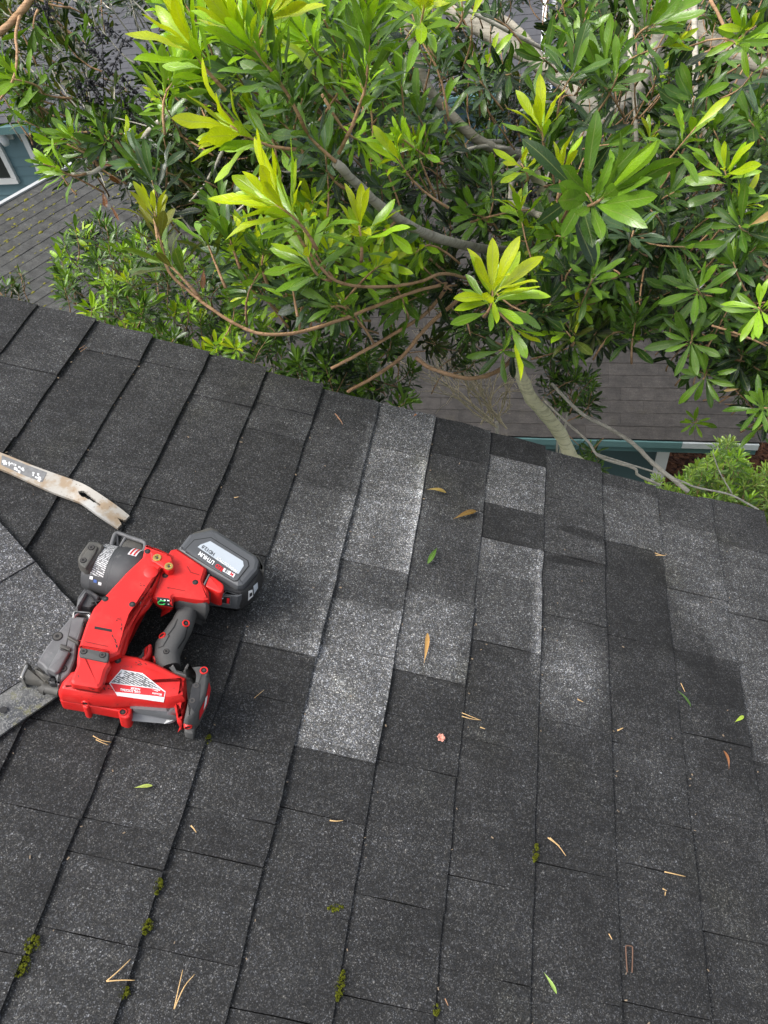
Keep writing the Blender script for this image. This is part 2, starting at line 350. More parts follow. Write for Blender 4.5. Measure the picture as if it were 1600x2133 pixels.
for i in range(-14, 13):
    rk = [p for p in RAKE]
    if -2 <= i <= 12:
        x0 = RAKE[max(0, i + 1)]; x1 = RAKE[min(14, i + 2)]
        trk = st((x0[0] + x1[0]) / 2, (x0[1] + x1[1]) / 2)[1]
    else: trk = 1.17 + random.uniform(-.004, .004)
    seams, tones = COURSE.get(i, ([], [D_ * random.uniform(.9, 1.3)]))
    t_s = [trk] + [st(*p)[1] for p in seams]; tones = list(tones)
    while t_s[-1] > -1.2:
        nxt = t_s[-1] - random.choice([.10, .16, .22, .3, .36]) if len(t_s) > 1 or i > -3 else t_s[-1] - random.uniform(.1, .35)
        t_s.append(nxt); tones.append(D_ * random.uniform(.9, 1.4))
    for k in range(len(t_s) - 1):
        make_tab(i, k, t_s[k], t_s[k + 1], tones[k] * random.uniform(.96, 1.04), LIFT.get(i, {}).get(k, random.choice([0, 0, 0, .0015]) if k >= len(seams) else 0), WEAR.get((i, k), 0.), far_edge=(k == 0))

t = NT('lichen_worn'); p = t.pos(); n1 = t.noise(p, 22, 5, .65); n2 = t.noise(p, 70, 5, .7); r1 = t.vor(p, 620); sx = t.n('ShaderNodeSeparateColor'); t.t.links.new(r1, sx.inputs[0])
c_ = t.mix(t.step(n1, .42, .58), (.055, .058, .062), (.125, .125, .12)); c_ = t.mix(t.step(n2, .52, .66, 0, .6), c_, (.16, .155, .07)); c_ = t.mix(t.step(sx.outputs[0], .55, .9, 0, .55), c_, (.24, .24, .23))
M['worn'] = t.done(t.bsdf(c_, .8, .3, bump=n2, bstr=.4, bdist=.001))
# pale cut shingle lying askew at the left, under the tool's nose
c0 = np.array([-.283, .469]); ea = np.array([-.842, .539]); eb = np.array([-.54, -.842])
ls = empty('cut_shingle', W(c0[0] - .3, c0[1], .004), 'pale grey shingle strip laid askew under the nose of the red tool', 'shingle')
def loose(pa0, pa1, tone, name, lift, hole=None):
    n1 = 7; V = []; uv = []; Fc = []
    for z in (1, 0):
        for ia in range(n1 + 1):
            for ib in range(n1 + 1):
                q = c0 + ea * (pa0 + (pa1 - pa0) * ia / n1) + eb * (.0 + .40 * ib / n1)
                if ia in (0,) : q = q + ea * wob(3, ib, .0015)
                if ib == 0: q = q + eb * wob(9, ia * .3, .002)
                n_ = .0035 + lift + .004 * math.sin(ia * .8 + ib * .5) * .3 + z * .0045
                V.append(W(q[0], q[1], n_)); uv.append((ia / n1, .2))
    N = (n1 + 1) ** 2; g = lambda a, b, z: (0 if z else N) + a * (n1 + 1) + b
    for a_ in range(n1):
        for b_ in range(n1):
            f_ = (g(a_, b_, 1), g(a_ + 1, b_, 1), g(a_ + 1, b_ + 1, 1), g(a_, b_ + 1, 1))
            Fc.append(f_)
    rim = [(a_, 0) for a_ in range(n1)] + [(n1, b_) for b_ in range(n1)] + [(a_, n1) for a_ in range(n1, 0, -1)] + [(0, b_) for b_ in range(n1, 0, -1)]
    for k in range(len(rim)):
        p, q = rim[k], rim[(k + 1) % len(rim)]; Fc.append((g(*p, 1), g(*p, 0), g(*q, 0), g(*q, 1)))
    nrm = np.cross(np.array(V[Fc[0][1]]) - V[Fc[0][0]], np.array(V[Fc[0][2]]) - V[Fc[0][0]])
    if nrm @ BN < 0: Fc = [f[::-1] for f in Fc]
    o = mesh(name, V, Fc, M['worn'] if pa0 == 0 else M['shingle'], ls, smooth=35, uv=uv); o.color = (tone, tone, tone * 1.03, 0)
    return o
qs = np.array(st(71, 1178)) - c0; a_seam = qs @ ea
loose(0, .052, .075, 'shingle_tab', 0); loose(.0535, a_seam - .0012, .070, 'shingle_tab', .0012); loose(a_seam, .75, .075, 'shingle_tab', .003)
q = st(10, 1484); mb = MB(); mb.tube([W(*q, .0095), W(*q, .0101)], .005, 12); mb.build('nail_hole', M['hole'], ls)

# ------------------------------------------------------------------ prisms whose outline lies on a plane parallel to the roof
def inset(P, b):
    n = len(P); out = []
    for i in range(n):
        a, c, d = P[i - 1], P[i], P[(i + 1) % n]
        e1 = c - a; e2 = d - c; e1 = e1 / (np.linalg.norm(e1) + 1e-9); e2 = e2 / (np.linalg.norm(e2) + 1e-9)
        n1 = np.array([-e1[1], e1[0]]); n2 = np.array([-e2[1], e2[0]]); mm = n1 + n2; q = mm @ mm
        mm = mm * (2 / q) if q > .3 else n1
        l = np.linalg.norm(mm)
        if l > 1.8: mm *= 1.8 / l
        out.append(c + mm * b)
    return np.array(out)
def ccw(P):
    P = np.asarray(P, float); A = np.sum(P[:, 0] * np.roll(P[:, 1], -1) - np.roll(P[:, 0], -1) * P[:, 1])
    return P if A > 0 else P[::-1]
def fillet(P, r, k=3):
    out = []; n = len(P)
    for i in range(n):
        a, c, d = P[i - 1], P[i], P[(i + 1) % n]
        l1 = np.linalg.norm(a - c); l2 = np.linalg.norm(d - c); q = min(r, .45 * l1, .45 * l2)
        p1 = c + (a - c) / (l1 + 1e-9) * q; p2 = c + (d - c) / (l2 + 1e-9) * q
        for j in range(k + 1):
            t = j / k; out.append((1 - t) ** 2 * p1 + 2 * t * (1 - t) * c + t * t * p2)
    return np.array(out)
def prism_st(name, P, h1, h0, bevel, mat, parent, steps=3, r=0.0, smooth=32, mid=None, tuck=.02):
    P = ccw(P)
    if r > 0: P = fillet(P, r)
    n = len(P); rings = []
    if mid is not None:
        rings += [(inset(P, tuck), h0), (inset(P, tuck * .3), mid - (mid - h0) * .5), (P, mid - .003), (P, mid)]
        rings += [(inset(P, bevel * (1 - math.cos(math.pi / 2 * q / steps))), mid + (h1 - mid) * math.sin(math.pi / 2 * q / steps)) for q in range(1, steps + 1)]
    else:
        rings.append((P, h0))
        if bevel > 0: rings += [(inset(P, bevel * (1 - math.cos(math.pi / 2 * q / steps))), h1 - bevel + bevel * math.sin(math.pi / 2 * q / steps)) for q in range(steps + 1)]
        else: rings.append((P, h1))
    V = [W(p[0], p[1], h) for R_, h in rings for p in R_]
    Fc = [(k * n + i, k * n + (i + 1) % n, (k + 1) * n + (i + 1) % n, (k + 1) * n + i) for k in range(len(rings) - 1) for i in range(n)]
    Fc.append(tuple((len(rings) - 1) * n + i for i in range(n))); Fc.append(tuple(range(n - 1, -1, -1)))
    return mesh(name, V, Fc, mat, parent, smooth)
def prism(name, Z, h1, h0, bevel, mat, parent, steps=3, r=.003, smooth=32, px=False, mid=None, tuck=.02):
    return prism_st(name, [st(*(p if px else zp(*p)), h1 if mid is None else mid) for p in Z], h1, h0, bevel, mat, parent, steps, r, smooth, mid, tuck)
BVH = []
def solid(o):
    """remember a shell so that prints and screws can be laid on its surface"""
    from mathutils.bvhtree import BVHTree
    org = ORG[o.parent.name]; me = o.data; me.calc_loop_triangles()
    BVH.append(BVHTree.FromPolygons([Vector(v.co) + Vector(org) for v in me.vertices], [tuple(t_.vertices) for t_ in me.loop_triangles])); return o
def hit(x, y, off=.0006):
    d = ray(*zp(x, y)); best = None
    for b in BVH:
        h_ = b.ray_cast(Vector(CAM), Vector(d))
        if h_[0] is not None and (best is None or h_[3] < best[2]): best = (np.array(h_[0]), np.array(h_[1]), h_[3])
    if best is None: return zW(x, y, .03), BN
    n = best[1] if best[1] @ d < 0 else -best[1]
    return best[0] + n * off, n
def decal(name, Z, off, mat, parent, cuts=5):
    """flat print, wear mark or painted shadow laid on the shell under it"""
    import bmesh
    bm = bmesh.new(); f = bm.faces.new([bm.verts.new((x, y, 0)) for x, y in Z]); bmesh.ops.triangulate(bm, faces=bm.faces[:])
    for _ in range(3):
        big = [e for e in bm.edges if e.calc_length() > 130 / cuts]
        if not big: break
        bmesh.ops.subdivide_edges(bm, edges=big, cuts=1); bmesh.ops.triangulate(bm, faces=bm.faces[:])
    V = [hit(v.co.x, v.co.y, off)[0] for v in bm.verts]; bm.verts.index_update(); Fc = [tuple(v.index for v in f_.verts) for f_ in bm.faces]; bm.free()
    return mesh(name, V, Fc, mat, parent, smooth=180)

def zW(x, y, h): return W(*st(*zp(x, y), h), h)
def text_mesh(s, name, origin, d, size, h, mat, parent, bold=0.0, px=False, squeeze=1.0, tilt=None):
    """flat print: origin and size in the zoomed pixel frame, d is the reading direction there"""
    cu = bpy.data.curves.new('t', 'FONT'); cu.body = s; cu.size = 1.0; cu.offset = bold; cu.resolution_u = 2
    ob = bpy.data.objects.new('t', cu); COL.objects.link(ob); dg = bpy.context.evaluated_depsgraph_get()
    me = bpy.data.meshes.new_from_object(ob.evaluated_get(dg)); bpy.data.objects.remove(ob)
    d = np.array(d, float); d /= np.linalg.norm(d); u = np.array([d[1], -d[0]]); V = []
    for v in me.vertices:
        q = np.array(origin) + d * v.co.x * size * squeeze + u * v.co.y * size
        V.append(zW(q[0], q[1], h) if tilt is None else tilt(q))
    Fc = [tuple(p.vertices) for p in me.polygons]; bpy.data.meshes.remove(me)
    return mesh(name, V, Fc, mat, parent)

# ------------------------------------------------------------------ the red cordless roofing nailer
R0 = .002
na = empty('roofing_nailer', W(*st(290, 1300), R0), 'red and black cordless roofing nailer lying on its side on the dark shingles', 'nail gun')
def ring(c, n, prof, mat, name, parent, k=16):
    n = n / np.linalg.norm(n); u_ = np.cross(n, BT); u_ /= np.linalg.norm(u_); v_ = np.cross(n, u_)
    V = [c + (u_ * math.cos(2 * math.pi * j / k) + v_ * math.sin(2 * math.pi * j / k)) * rr + n * z for rr, z in prof for j in range(k)]
    Fc = [(q * k + j, q * k + (j + 1) % k, (q + 1) * k + (j + 1) % k, (q + 1) * k + j) for q in range(len(prof) - 1) for j in range(k)] + [tuple((len(prof) - 1) * k + j for j in range(k))]
    return mesh(name, V, Fc, M[mat], parent, smooth=40)
def boss(x, y, rim='red', rad=.0039):
    """raised ring with a dark recess and a screw at its bottom"""
    c, n = hit(x, y, 0)
    b = ring(c, n, [(rad * 1.5, -.004), (rad * 1.5, .0006), (rad * 1.36, .0016), (rad * 1.08, .0016), (rad, .0002)], rim, 'screw_boss', na)
    ring(c, n, [(rad * 1.0, .0002), (rad * .98, .0005), (rad * .3, .0005)], 'hole', 'recess', b); ring(c, n, [(rad * .55, .0005), (rad * .5, .0012), (rad * .2, .0012)], 'darksteel', 'screw', b, 8)
def recess(x, y, rad=.0040):
    c, n = hit(x, y, 0); b = ring(c, n, [(rad * 1.15, .0002), (rad, .0005), (rad * .3, .0005)], 'hole', 'screw_recess', na); ring(c, n, [(rad * .5, .0006), (rad * .45, .0010), (rad * .15, .0010)], 'darksteel', 'screw', b, 8)
def cap_screw(x, y, parent, rad=.0040, mat='darksteel'):
    c, n = hit(x, y, 0); ring(c, n, [(rad * 1.25, .0002), (rad * 1.2, .0006), (rad * 1.02, .0006)], 'hole', 'screw_seat', parent); ring(c, n, [(rad, .0002), (rad * .95, .0012), (rad * .5, .0012), (rad * .42, .0004), (rad * .1, .0004)], mat, 'screw', parent)
# motor housing, barrel-round, with the seam flange and the grey can below it
mh = solid(prism('motor_housing', [(325, 1030), (345, 985), (400, 925), (600, 880), (676, 826), (775, 842), (868, 874), (960, 920), (1056, 964), (1050, 1030), (1036, 1090), (935, 1108), (740, 1094), (640, 1098), (500, 1088), (345, 1062), (330, 1046)], .090, .030, .012, M['red'], na, steps=4, r=.003, smooth=30, mid=.066, tuck=.022))
solid(prism('end_band', [(958, 1088), (1046, 1040), (1030, 1140), (1012, 1198), (986, 1188), (976, 1130)], .076, .02, .006, M['red'], na, steps=3, r=.002, mid=.062, tuck=.008))
for P_ in ([(540, 700), (700, 480), (780, 360), (840, 360), (760, 500), (620, 720), (560, 790)], [(430, 940), (620, 900), (700, 870), (900, 910), (1020, 970), (1000, 1030), (600, 1020), (440, 1000)], [(900, 330), (1000, 320), (1100, 390), (1040, 420), (900, 410)]): prism('inner_frame', P_, .062, R0, .003, M['black'], na, r=.003)
prism('motor_can', [(725, 1090), (935, 1108), (962, 1086), (985, 1168), (940, 1166), (860, 1150), (740, 1130)], .066, .036, .012, M['can'], na, steps=4, r=.002, smooth=50, mid=.048, tuck=.018)
solid(prism('seam_flange', [(328, 1050), (480, 1078), (640, 1100), (725, 1092), (735, 1112), (722, 1134), (640, 1122), (480, 1092), (340, 1068)], .056, .030, .002, M['red'], na, r=.002))
for P_ in ([(655, 1108), (712, 1100), (736, 1114), (724, 1156), (702, 1166), (660, 1154)], [(456, 1056), (496, 1058), (500, 1094), (484, 1110), (458, 1100)]): solid(prism('boss_tab', P_, .056, .020, .003, M['red'], na, r=.004))
# rear cap
ec = solid(prism('rear_cap', [(1010, 914), (1112, 900), (1158, 910), (1172, 990), (1158, 1070), (1122, 1150), (1085, 1205), (1040, 1218), (1018, 1200), (1050, 1060), (1060, 965)], .098, .004, .008, M['rubber'], na, steps=4, r=.004, smooth=40, mid=.070, tuck=.012))
solid(prism('cap_band', [(944, 882), (968, 902), (1015, 912), (1060, 935), (1062, 966), (1030, 950), (970, 930)], .088, .03, .004, M['rubber'], na, r=.002, mid=.078, tuck=.004))
solid(prism('cap_ear', [(1112, 884), (1150, 883), (1160, 915), (1140, 940), (1106, 928)], .098, .05, .003, M['rubber'], na, r=.004)); solid(prism('cap_ear', [(1022, 1190), (1086, 1188), (1078, 1252), (1026, 1240)], .066, .046, .003, M['rubber'], na, r=.004))
decal('rear_plate', [(1070, 972), (1112, 976), (1106, 1075), (1078, 1128), (1046, 1082), (1052, 1060)], .0008, M['black'], ec)
cap_screw(1090, 982, ec); cap_screw(1068, 1066, ec)
decal('red_badge', [(1158, 962), (1168, 1000), (1152, 1078), (1104, 1172), (1106, 1122), (1140, 1050)], .0010, M['print_red'], ec)
decal('badge_stripe', [(1136, 1052), (1148, 1034), (1142, 1082), (1126, 1118)], .0014, M['white'], ec)
# red head that carries the battery
head = solid(prism('head', [(930, 268), (948, 242), (985, 234), (1152, 345), (1130, 420), (1162, 470), (1165, 520), (1130, 528), (966, 505), (962, 545), (880, 530), (842, 508), (860, 430), (888, 330)], .094, .044, .005, M['red'], na, steps=2, r=.002, mid=.083, tuck=.02))
# arm that feeds from the canister down to the nose: ridge facet and lower flank
arm = solid(prism('feed_arm', [(806, 213), (880, 232), (945, 262), (952, 300), (900, 352), (868, 430), (842, 478), (800, 535), (738, 605), (712, 680), (695, 750), (672, 822), (610, 850), (436, 790), (452, 735), (480, 650), (520, 565), (590, 490), (700, 370), (790, 285)], .104, .060, .005, M['red'], na, steps=2, r=.002, mid=.094, tuck=.020))
solid(prism('arm_flank', [(858, 440), (852, 512), (828, 548), (742, 632), (722, 700), (706, 775), (684, 835), (640, 850), (600, 845), (690, 700), (730, 600), (815, 490)], .088, .066, .004, M['red'], na, r=.003, mid=.082, tuck=.006))
solid(prism('insert_block', [(832, 232), (868, 236), (952, 262), (970, 330), (934, 346), (902, 325), (868, 302), (842, 290)], .1075, .09, .002, M['red'], na, r=.003))
solid(prism('nose_cover', [(438, 764), (612, 796), (606, 846), (622, 872), (600, 905), (575, 990), (550, 1014), (404, 990), (390, 968), (428, 880), (428, 850)], .116, .072, .005, M['red'], na, steps=2, r=.003, mid=.107, tuck=.012))
bp = solid(prism('bumper', [(446, 768), (606, 798), (600, 846), (586, 850), (440, 820), (438, 800)], .1195, .11, .0015, M['rubber'], na, r=.002))
decal('bumper_rim', [(438, 762), (612, 792), (606, 798), (446, 768)], .0006, M['red'], bp)
# collar and rubber grip
grip = ((1048, 530, 66), (1038, 580, 60), (1012, 645, 66), (972, 710, 72), (935, 770, 80), (928, 825, 74), (945, 892, 60)); V = []; kk = 18
P = [np.array(st(*zp(x, y), .052)) for x, y, _ in grip]
for i, (x, y, hw) in enumerate(grip):
    td = P[min(i + 1, len(P) - 1)] - P[max(i - 1, 0)]; td /= np.linalg.norm(td); nd = np.array([-td[1], td[0]]); rw = hw * .375 * 1.02 / 1500
    for j in range(kk):
        a = 2 * math.pi * j / kk; c, s = math.cos(a), math.sin(a); c = math.copysign(abs(c) ** .8, c); s = math.copysign(abs(s) ** .8, s); q = P[i] + nd * rw * c; V.append(W(q[0], q[1], .050 + .021 * s))
Fc = [(k * kk + j, (k + 1) * kk + j, (k + 1) * kk + (j + 1) % kk, k * kk + (j + 1) % kk) for k in range(len(P) - 1) for j in range(kk)] + [tuple(range(kk - 1, -1, -1)), tuple((len(P) - 1) * kk + j for j in range(kk))]
g_ = solid(mesh('grip', V, [f[::-1] for f in Fc], M['rubber'], na, smooth=60))
solid(prism('collar', [(968, 486), (1108, 506), (1160, 530), (1165, 560), (1148, 582), (1090, 560), (985, 548), (964, 525)], .086, .012, .006, M['rubber'], na, r=.004, mid=.066, tuck=.012))
for P_ in ([(930, 700), (965, 655), (985, 610), (990, 612), (970, 660), (935, 705)], [(985, 775), (1025, 715), (1040, 650), (1045, 651), (1030, 719), (990, 779)], [(880, 770), (905, 760), (940, 700), (944, 704), (909, 765), (883, 775)]): decal('grip_seam', P_, .0003, M['hole'], g_)
# trigger
prism('trigger', [(797, 768), (836, 742), (844, 752), (840, 798), (815, 836), (775, 846), (800, 808)], .066, .022, .005, M['red'], na, r=.004)
prism('trigger_shoe', [(790, 772), (820, 764), (808, 803), (785, 830), (762, 838), (788, 805)], .062, .024, .004, M['rubber'], na, r=.003)
# battery: black tub, grey lid, print, release tab
bat = solid(prism('battery', [(1010, 300), (1065, 230), (1185, 180), (1230, 195), (1440, 315), (1470, 350), (1464, 400), (1430, 480), (1342, 540), (1190, 520), (1120, 440)], .078, R0, .008, M['black'], na, r=.003, mid=.048, tuck=.018))
lid = solid(prism('lid', [(983, 236), (1050, 150), (1180, 122), (1215, 134), (1428, 272), (1442, 300), (1432, 350), (1354, 440), (1318, 444), (1150, 348)], .092, .060, .007, M['battop'], bat, steps=2, r=.002, smooth=20, mid=.084, tuck=.004))
decal('lid_groove', [(1028, 224), (1078, 171), (1172, 157), (1380, 287), (1386, 318), (1319, 404), (1298, 404), (1031, 243)], .0003, M['hole'], bat)
decal('lid_panel', [(1034, 224), (1080, 176), (1171, 162), (1374, 290), (1380, 317), (1316, 398), (1300, 398), (1037, 240)], .0008, M['battop'], bat)
solid(prism('corner_guard', [(1040, 172), (1062, 138), (1078, 128), (1172, 98), (1222, 124), (1202, 140), (1176, 130), (1100, 148)], .082, .05, .003, M['guard'], bat))
prism('edge_trim', [(1235, 142), (1262, 150), (1268, 162), (1290, 165), (1300, 185), (1350, 205), (1356, 222), (1440, 262), (1470, 318), (1466, 350), (1440, 335), (1428, 278), (1230, 154)], .080, .03, .003, M['guard'], bat, r=.001)
decal('label', [(1112, 202), (1168, 181), (1350, 292), (1354, 318), (1326, 362), (1318, 362), (1098, 214)], .0012, M['silver'], bat)
dB = np.array([-.815, -.58]); TL = lambda off: (lambda q: hit(q[0], q[1], off)[0])
text_mesh('HIGH OUTPUT', 'print', (1320, 346), dB, 25, 0, M['white'], bat, .014, squeeze=.82, tilt=TL(.0017))
text_mesh('HD12.0', 'print', (1196, 250), dB, 28, 0, M['print_black'], bat, .014, squeeze=.92, tilt=TL(.0017))
text_mesh('LITHIUM', 'print', (1194, 297), dB, 33, 0, M['white'], bat, .03, squeeze=.80, tilt=TL(.0017))
text_mesh('RED', 'print', (1245, 334), dB, 33, 0, M['print_red'], bat, .03, squeeze=.80, tilt=TL(.0017))
decal('badge', [(1244, 329), (1308, 365), (1297, 384), (1237, 348)], .0013, M['white'], bat)
text_mesh('18', 'print', (1274, 349), dB, 25, 0, M['print_black'], bat, .02, squeeze=.9, tilt=TL(.0018)); text_mesh('M', 'print', (1300, 365), dB, 25, 0, M['print_red'], bat, .02, tilt=TL(.0018))
prism('release_tab', [(1162, 366), (1192, 378), (1242, 415), (1246, 440), (1234, 464), (1212, 464), (1138, 430)], .090, .05, .003, M['red'], bat, r=.003)
prism('tab_frame', [(1160, 360), (1168, 363), (1134, 432), (1124, 428)], .091, .05, .001, M['grey'], bat, r=.001)
solid(prism('latch_frame', [(1136, 436), (1212, 470), (1240, 470), (1256, 452), (1330, 476), (1344, 470), (1345, 478), (1322, 486), (1160, 462)], .080, .04, .002, M['battop'], bat, r=.001))
decal('gauge_frame', [(1196, 474), (1284, 484), (1282, 534), (1194, 516)], .0008, M['grey'], bat); decal('gauge_window', [(1202, 480), (1278, 488), (1276, 524), (1200, 510)], .0013, M['hole'], bat); decal('gauge_mark', [(1262, 490), (1276, 491), (1274, 522), (1260, 519)], .0018, M['print_red'], bat); decal('gauge_mark', [(1216, 486), (1244, 489), (1240, 496), (1216, 493)], .0018, M['silver'], bat)
decal('sticker', [(1378, 456), (1400, 446), (1404, 482), (1376, 508)], .0012, M['white'], bat); decal('sticker', [(1406, 428), (1428, 408), (1430, 440), (1408, 472)], .0012, M['silver'], bat); decal('sticker_mark', [(1383, 468), (1397, 460), (1399, 476), (1383, 488)], .0016, M['print_black'], bat)
# indicator panel on the head's lower wall
ind = decal('indicator_panel', [(872, 490), (958, 502), (960, 544), (882, 530)], .0010, M['hole'], na)
mb = MB(); mb.tube([hit(901 + 20 * math.cos(a), 518 + 9 * math.sin(a), .0016)[0] for a in np.linspace(.5, 5.8, 16)], .0008, 6); mb.build('indicator_ring', M['green_led'], ind)
for q in ((912, 502, 10, 6), (930, 504, 12, 6), (893, 499, 5, 4), (934, 522, 8, 5)): decal('indicator_mark', [(q[0], q[1]), (q[0] + q[2], q[1] + 2), (q[0] + q[2], q[1] + q[3] + 2), (q[0], q[1] + q[3])], .0016, M['white'], ind)
# warning label
lb = decal('warning_label', [(674, 893), (792, 914), (920, 1016), (910, 1072), (652, 1036), (607, 970)], .0008, M['white'], na)
decal('print_panel', [(678, 900), (790, 920), (868, 983), (890, 1001), (618, 965)], .0013, M['fineprint'], lb)
decal('print_panel', [(614, 970), (894, 1006), (915, 1020), (911, 1044), (640, 1016)], .0013, M['print_red'], lb)
dL = np.array([-.99, -.13])
text_mesh('Milwaukee', 'print', (900, 1026), dL, 19, 0, M['white'], lb, .01, squeeze=.66, tilt=TL(.0018)); text_mesh('NAILER', 'print', (780, 1000), dL, 16, 0, M['white'], lb, .03, tilt=TL(.0018)); text_mesh('COIL ROOFING', 'print', (782, 1014), dL, 16, 0, M['white'], lb, .03, tilt=TL(.0018))
for P_ in ([(850, 1000), (892, 1010), (888, 1014)], [(842, 1005), (880, 1014), (876, 1018)]): decal('print_mark', P_, .0018, M['white'], lb)
for x, y, r_ in ((684, 908, .0021), (678, 926, .0028)):
    c, n = hit(x, y, 0); ring(c, n, [(r_, .0017), (r_ * .9, .0019), (r_ * .1, .0019)], 'white', 'print_mark', lb)
# coil canister: a barrel, its cap, belt hook, feed door
A = zW(500, 318, .050); Bq = zW(790, 392, .050); ax = (Bq - A) / np.linalg.norm(Bq - A); up_ = BN; sd_ = np.cross(ax, up_); L = np.linalg.norm(Bq - A)
prof = [(0, .030), (.01, .035), (.10, .038), (.18, .0395), (.19, .041), (.45, .042), (.52, .042), (.53, .0435), (.7, .044), (.92, .044), (1, .040)]
V = []; k = 48
for f, rr in prof: V += [A + ax * L * f + (up_ * math.cos(2 * math.pi * j / k) + sd_ * math.sin(2 * math.pi * j / k)) * rr for j in range(k)]
Fc = [(q * k + j, q * k + (j + 1) % k, (q + 1) * k + (j + 1) % k, (q + 1) * k + j) for q in range(len(prof) - 1) for j in range(k)] + [tuple(range(k - 1, -1, -1)), tuple((len(prof) - 1) * k + j for j in range(k))]
can = mesh('canister', V, Fc, M['canister'], na, smooth=35)
def can_patch(name, f0, f1, a0, a1, mat, lift=.0006):
    V = []; n = 14
    for f in (f0, f1): V += [A + ax * L * f + (up_ * math.cos(a) + sd_ * math.sin(a)) * (np.interp(f, [p[0] for p in prof], [p[1] for p in prof]) + lift) for a in np.linspace(a0, a1, n)]
    return mesh(name, V, [(j, j + 1, n + j + 1, n + j) for j in range(n - 1)], mat, can, smooth=60)
sgn = 1 if (sd_ @ BT) < 0 else -1     # +angle turns towards the viewer
can_patch('print_panel', .20, .44, sgn * -.75, sgn * .80, M['fineprint'])
can_patch('label', .70, .86, sgn * -.95, sgn * -.28, M['white'])
can_patch('print_stripe', .73, .76, sgn * -.93, sgn * -.30, M['print_red'], .0010); can_patch('print_stripe', .80, .83, sgn * -.93, sgn * -.30, M['print_red'], .0010)
can_patch('print_mark', .20, .26, sgn * .86, sgn * .98, M['white']); can_patch('print_mark', .28, .34, sgn * .95, sgn * 1.07, M['blue']); can_patch('print_mark', .37, .43, sgn * 1.0, sgn * 1.12, M['white'])
cap = solid(prism('canister_cap', [(498, 198), (555, 202), (592, 225), (580, 262), (505, 358), (475, 356), (436, 322), (434, 288), (468, 238)], .094, .012, .005, M['guard'], na, r=.004, mid=.080, tuck=.014))
solid(prism('cap_plate', [(502, 204), (545, 207), (530, 245), (478, 330), (444, 310), (442, 290), (473, 243)], .0975, .090, .002, M['guard'], cap, r=.003))
cap_screw(508, 215, cap); cap_screw(463, 286, cap)
mb = MB(); loopP = [(618, 215), (625, 180), (640, 142), (662, 136), (720, 158), (795, 184), (806, 198), (804, 222), (790, 246)]
mb.tube(smooth_path([zW(x, y, .075) for x, y in loopP], 3), .0034, 8); mb.tube([zW(650, 145, .074), zW(655, 220, .066)], .0022, 6); mb.tube([zW(700, 152, .074), zW(660, 222, .066)], .0022, 6)
hk = mb.build('belt_hook', M['grey'], na, smooth=60)
prism('hook_plate', [(690, 172), (715, 162), (795, 192), (798, 222), (785, 250), (700, 232), (668, 222)], .071, .055, .003, M['guard'], hk, r=.003)
prism('feed_door', [(470, 452), (510, 462), (565, 500), (545, 545), (505, 570), (425, 560), (432, 505)], .060, .010, .004, M['canister'], na, r=.003, mid=.05, tuck=.01)
prism('door_rib', [(472, 458), (486, 462), (455, 520), (430, 556), (422, 548), (436, 500)], .066, .05, .002, M['grey'], na, r=.001)
prism('door_rib', [(505, 510), (560, 505), (560, 512), (508, 520)], .064, .05, .001, M['black'], na, r=0); prism('door_rib', [(490, 470), (500, 472), (545, 530), (538, 534)], .064, .05, .001, M['black'], na, r=0)
prism('wire_clip', [(400, 575), (410, 562), (500, 568), (510, 580), (505, 612), (490, 608), (488, 592), (470, 582), (440, 580), (422, 592), (420, 604), (398, 606)], .074, .058, .003, M['steel'], na, r=.002)
gp = solid(prism('nose_plate', [(400, 606), (490, 615), (478, 655), (455, 735), (436, 770), (430, 850), (412, 900), (398, 935), (322, 1005), (318, 960), (300, 912), (262, 918), (238, 888), (205, 868), (250, 790), (330, 690)], .072, .012, .004, M['grey'], na, r=.003, mid=.062, tuck=.015))
prism('plate_rib', [(335, 745), (395, 770), (392, 790), (330, 768)], .076, .066, .0015, M['guard'], gp); prism('plate_rib', [(378, 700), (440, 735), (435, 750), (372, 716)], .076, .066, .0015, M['guard'], gp)
prism('feed_track', [(330, 770), (388, 792), (330, 900), (305, 912), (262, 890)], .079, .066, .003, M['grey'], gp, r=.002); decal('track_shadow', [(392, 800), (398, 806), (344, 896), (336, 896)], .0004, M['hole'], gp)  # dark strip painted as the feed track's shadow on the plate
for x, y, r_ in ((320, 708, .0060), (468, 642, .0036), (352, 888, .0042)): cap_screw(x, y, gp, r_, 'guard')
prism('nose_tip', [(112, 935), (140, 870), (158, 862), (180, 880), (172, 900), (270, 945), (275, 970), (262, 998), (236, 990), (220, 980), (130, 962)], .036, .004, .003, M['guard'], na, r=.003, mid=.025, tuck=.006)
prism('tip_edge', [(108, 935), (138, 866), (152, 860), (158, 872), (136, 915), (128, 945)], .038, .006, .002, M['steel'], na, r=.001)
prism('nose_guide', [(185, 880), (215, 875), (250, 915), (275, 945), (230, 925)], .050, .02, .003, M['guard'], na, r=.001)
prism('feed_pawl', [(262, 948), (300, 930), (318, 945), (318, 975), (280, 972)], .050, .015, .003, M['black'], na, r=.001)
mb = MB(); mb.tube([zW(216, 995, .026), zW(250, 1002, .026)], .0045, 10); mb.tube([zW(238, 990, .028), zW(262, 1000, .028)], .0095, 12); mb.tube([zW(262, 998, .03), zW(335, 1014, .034)], .0075, 12); mb.build('depth_adjuster', M['guard'], na, smooth=45)
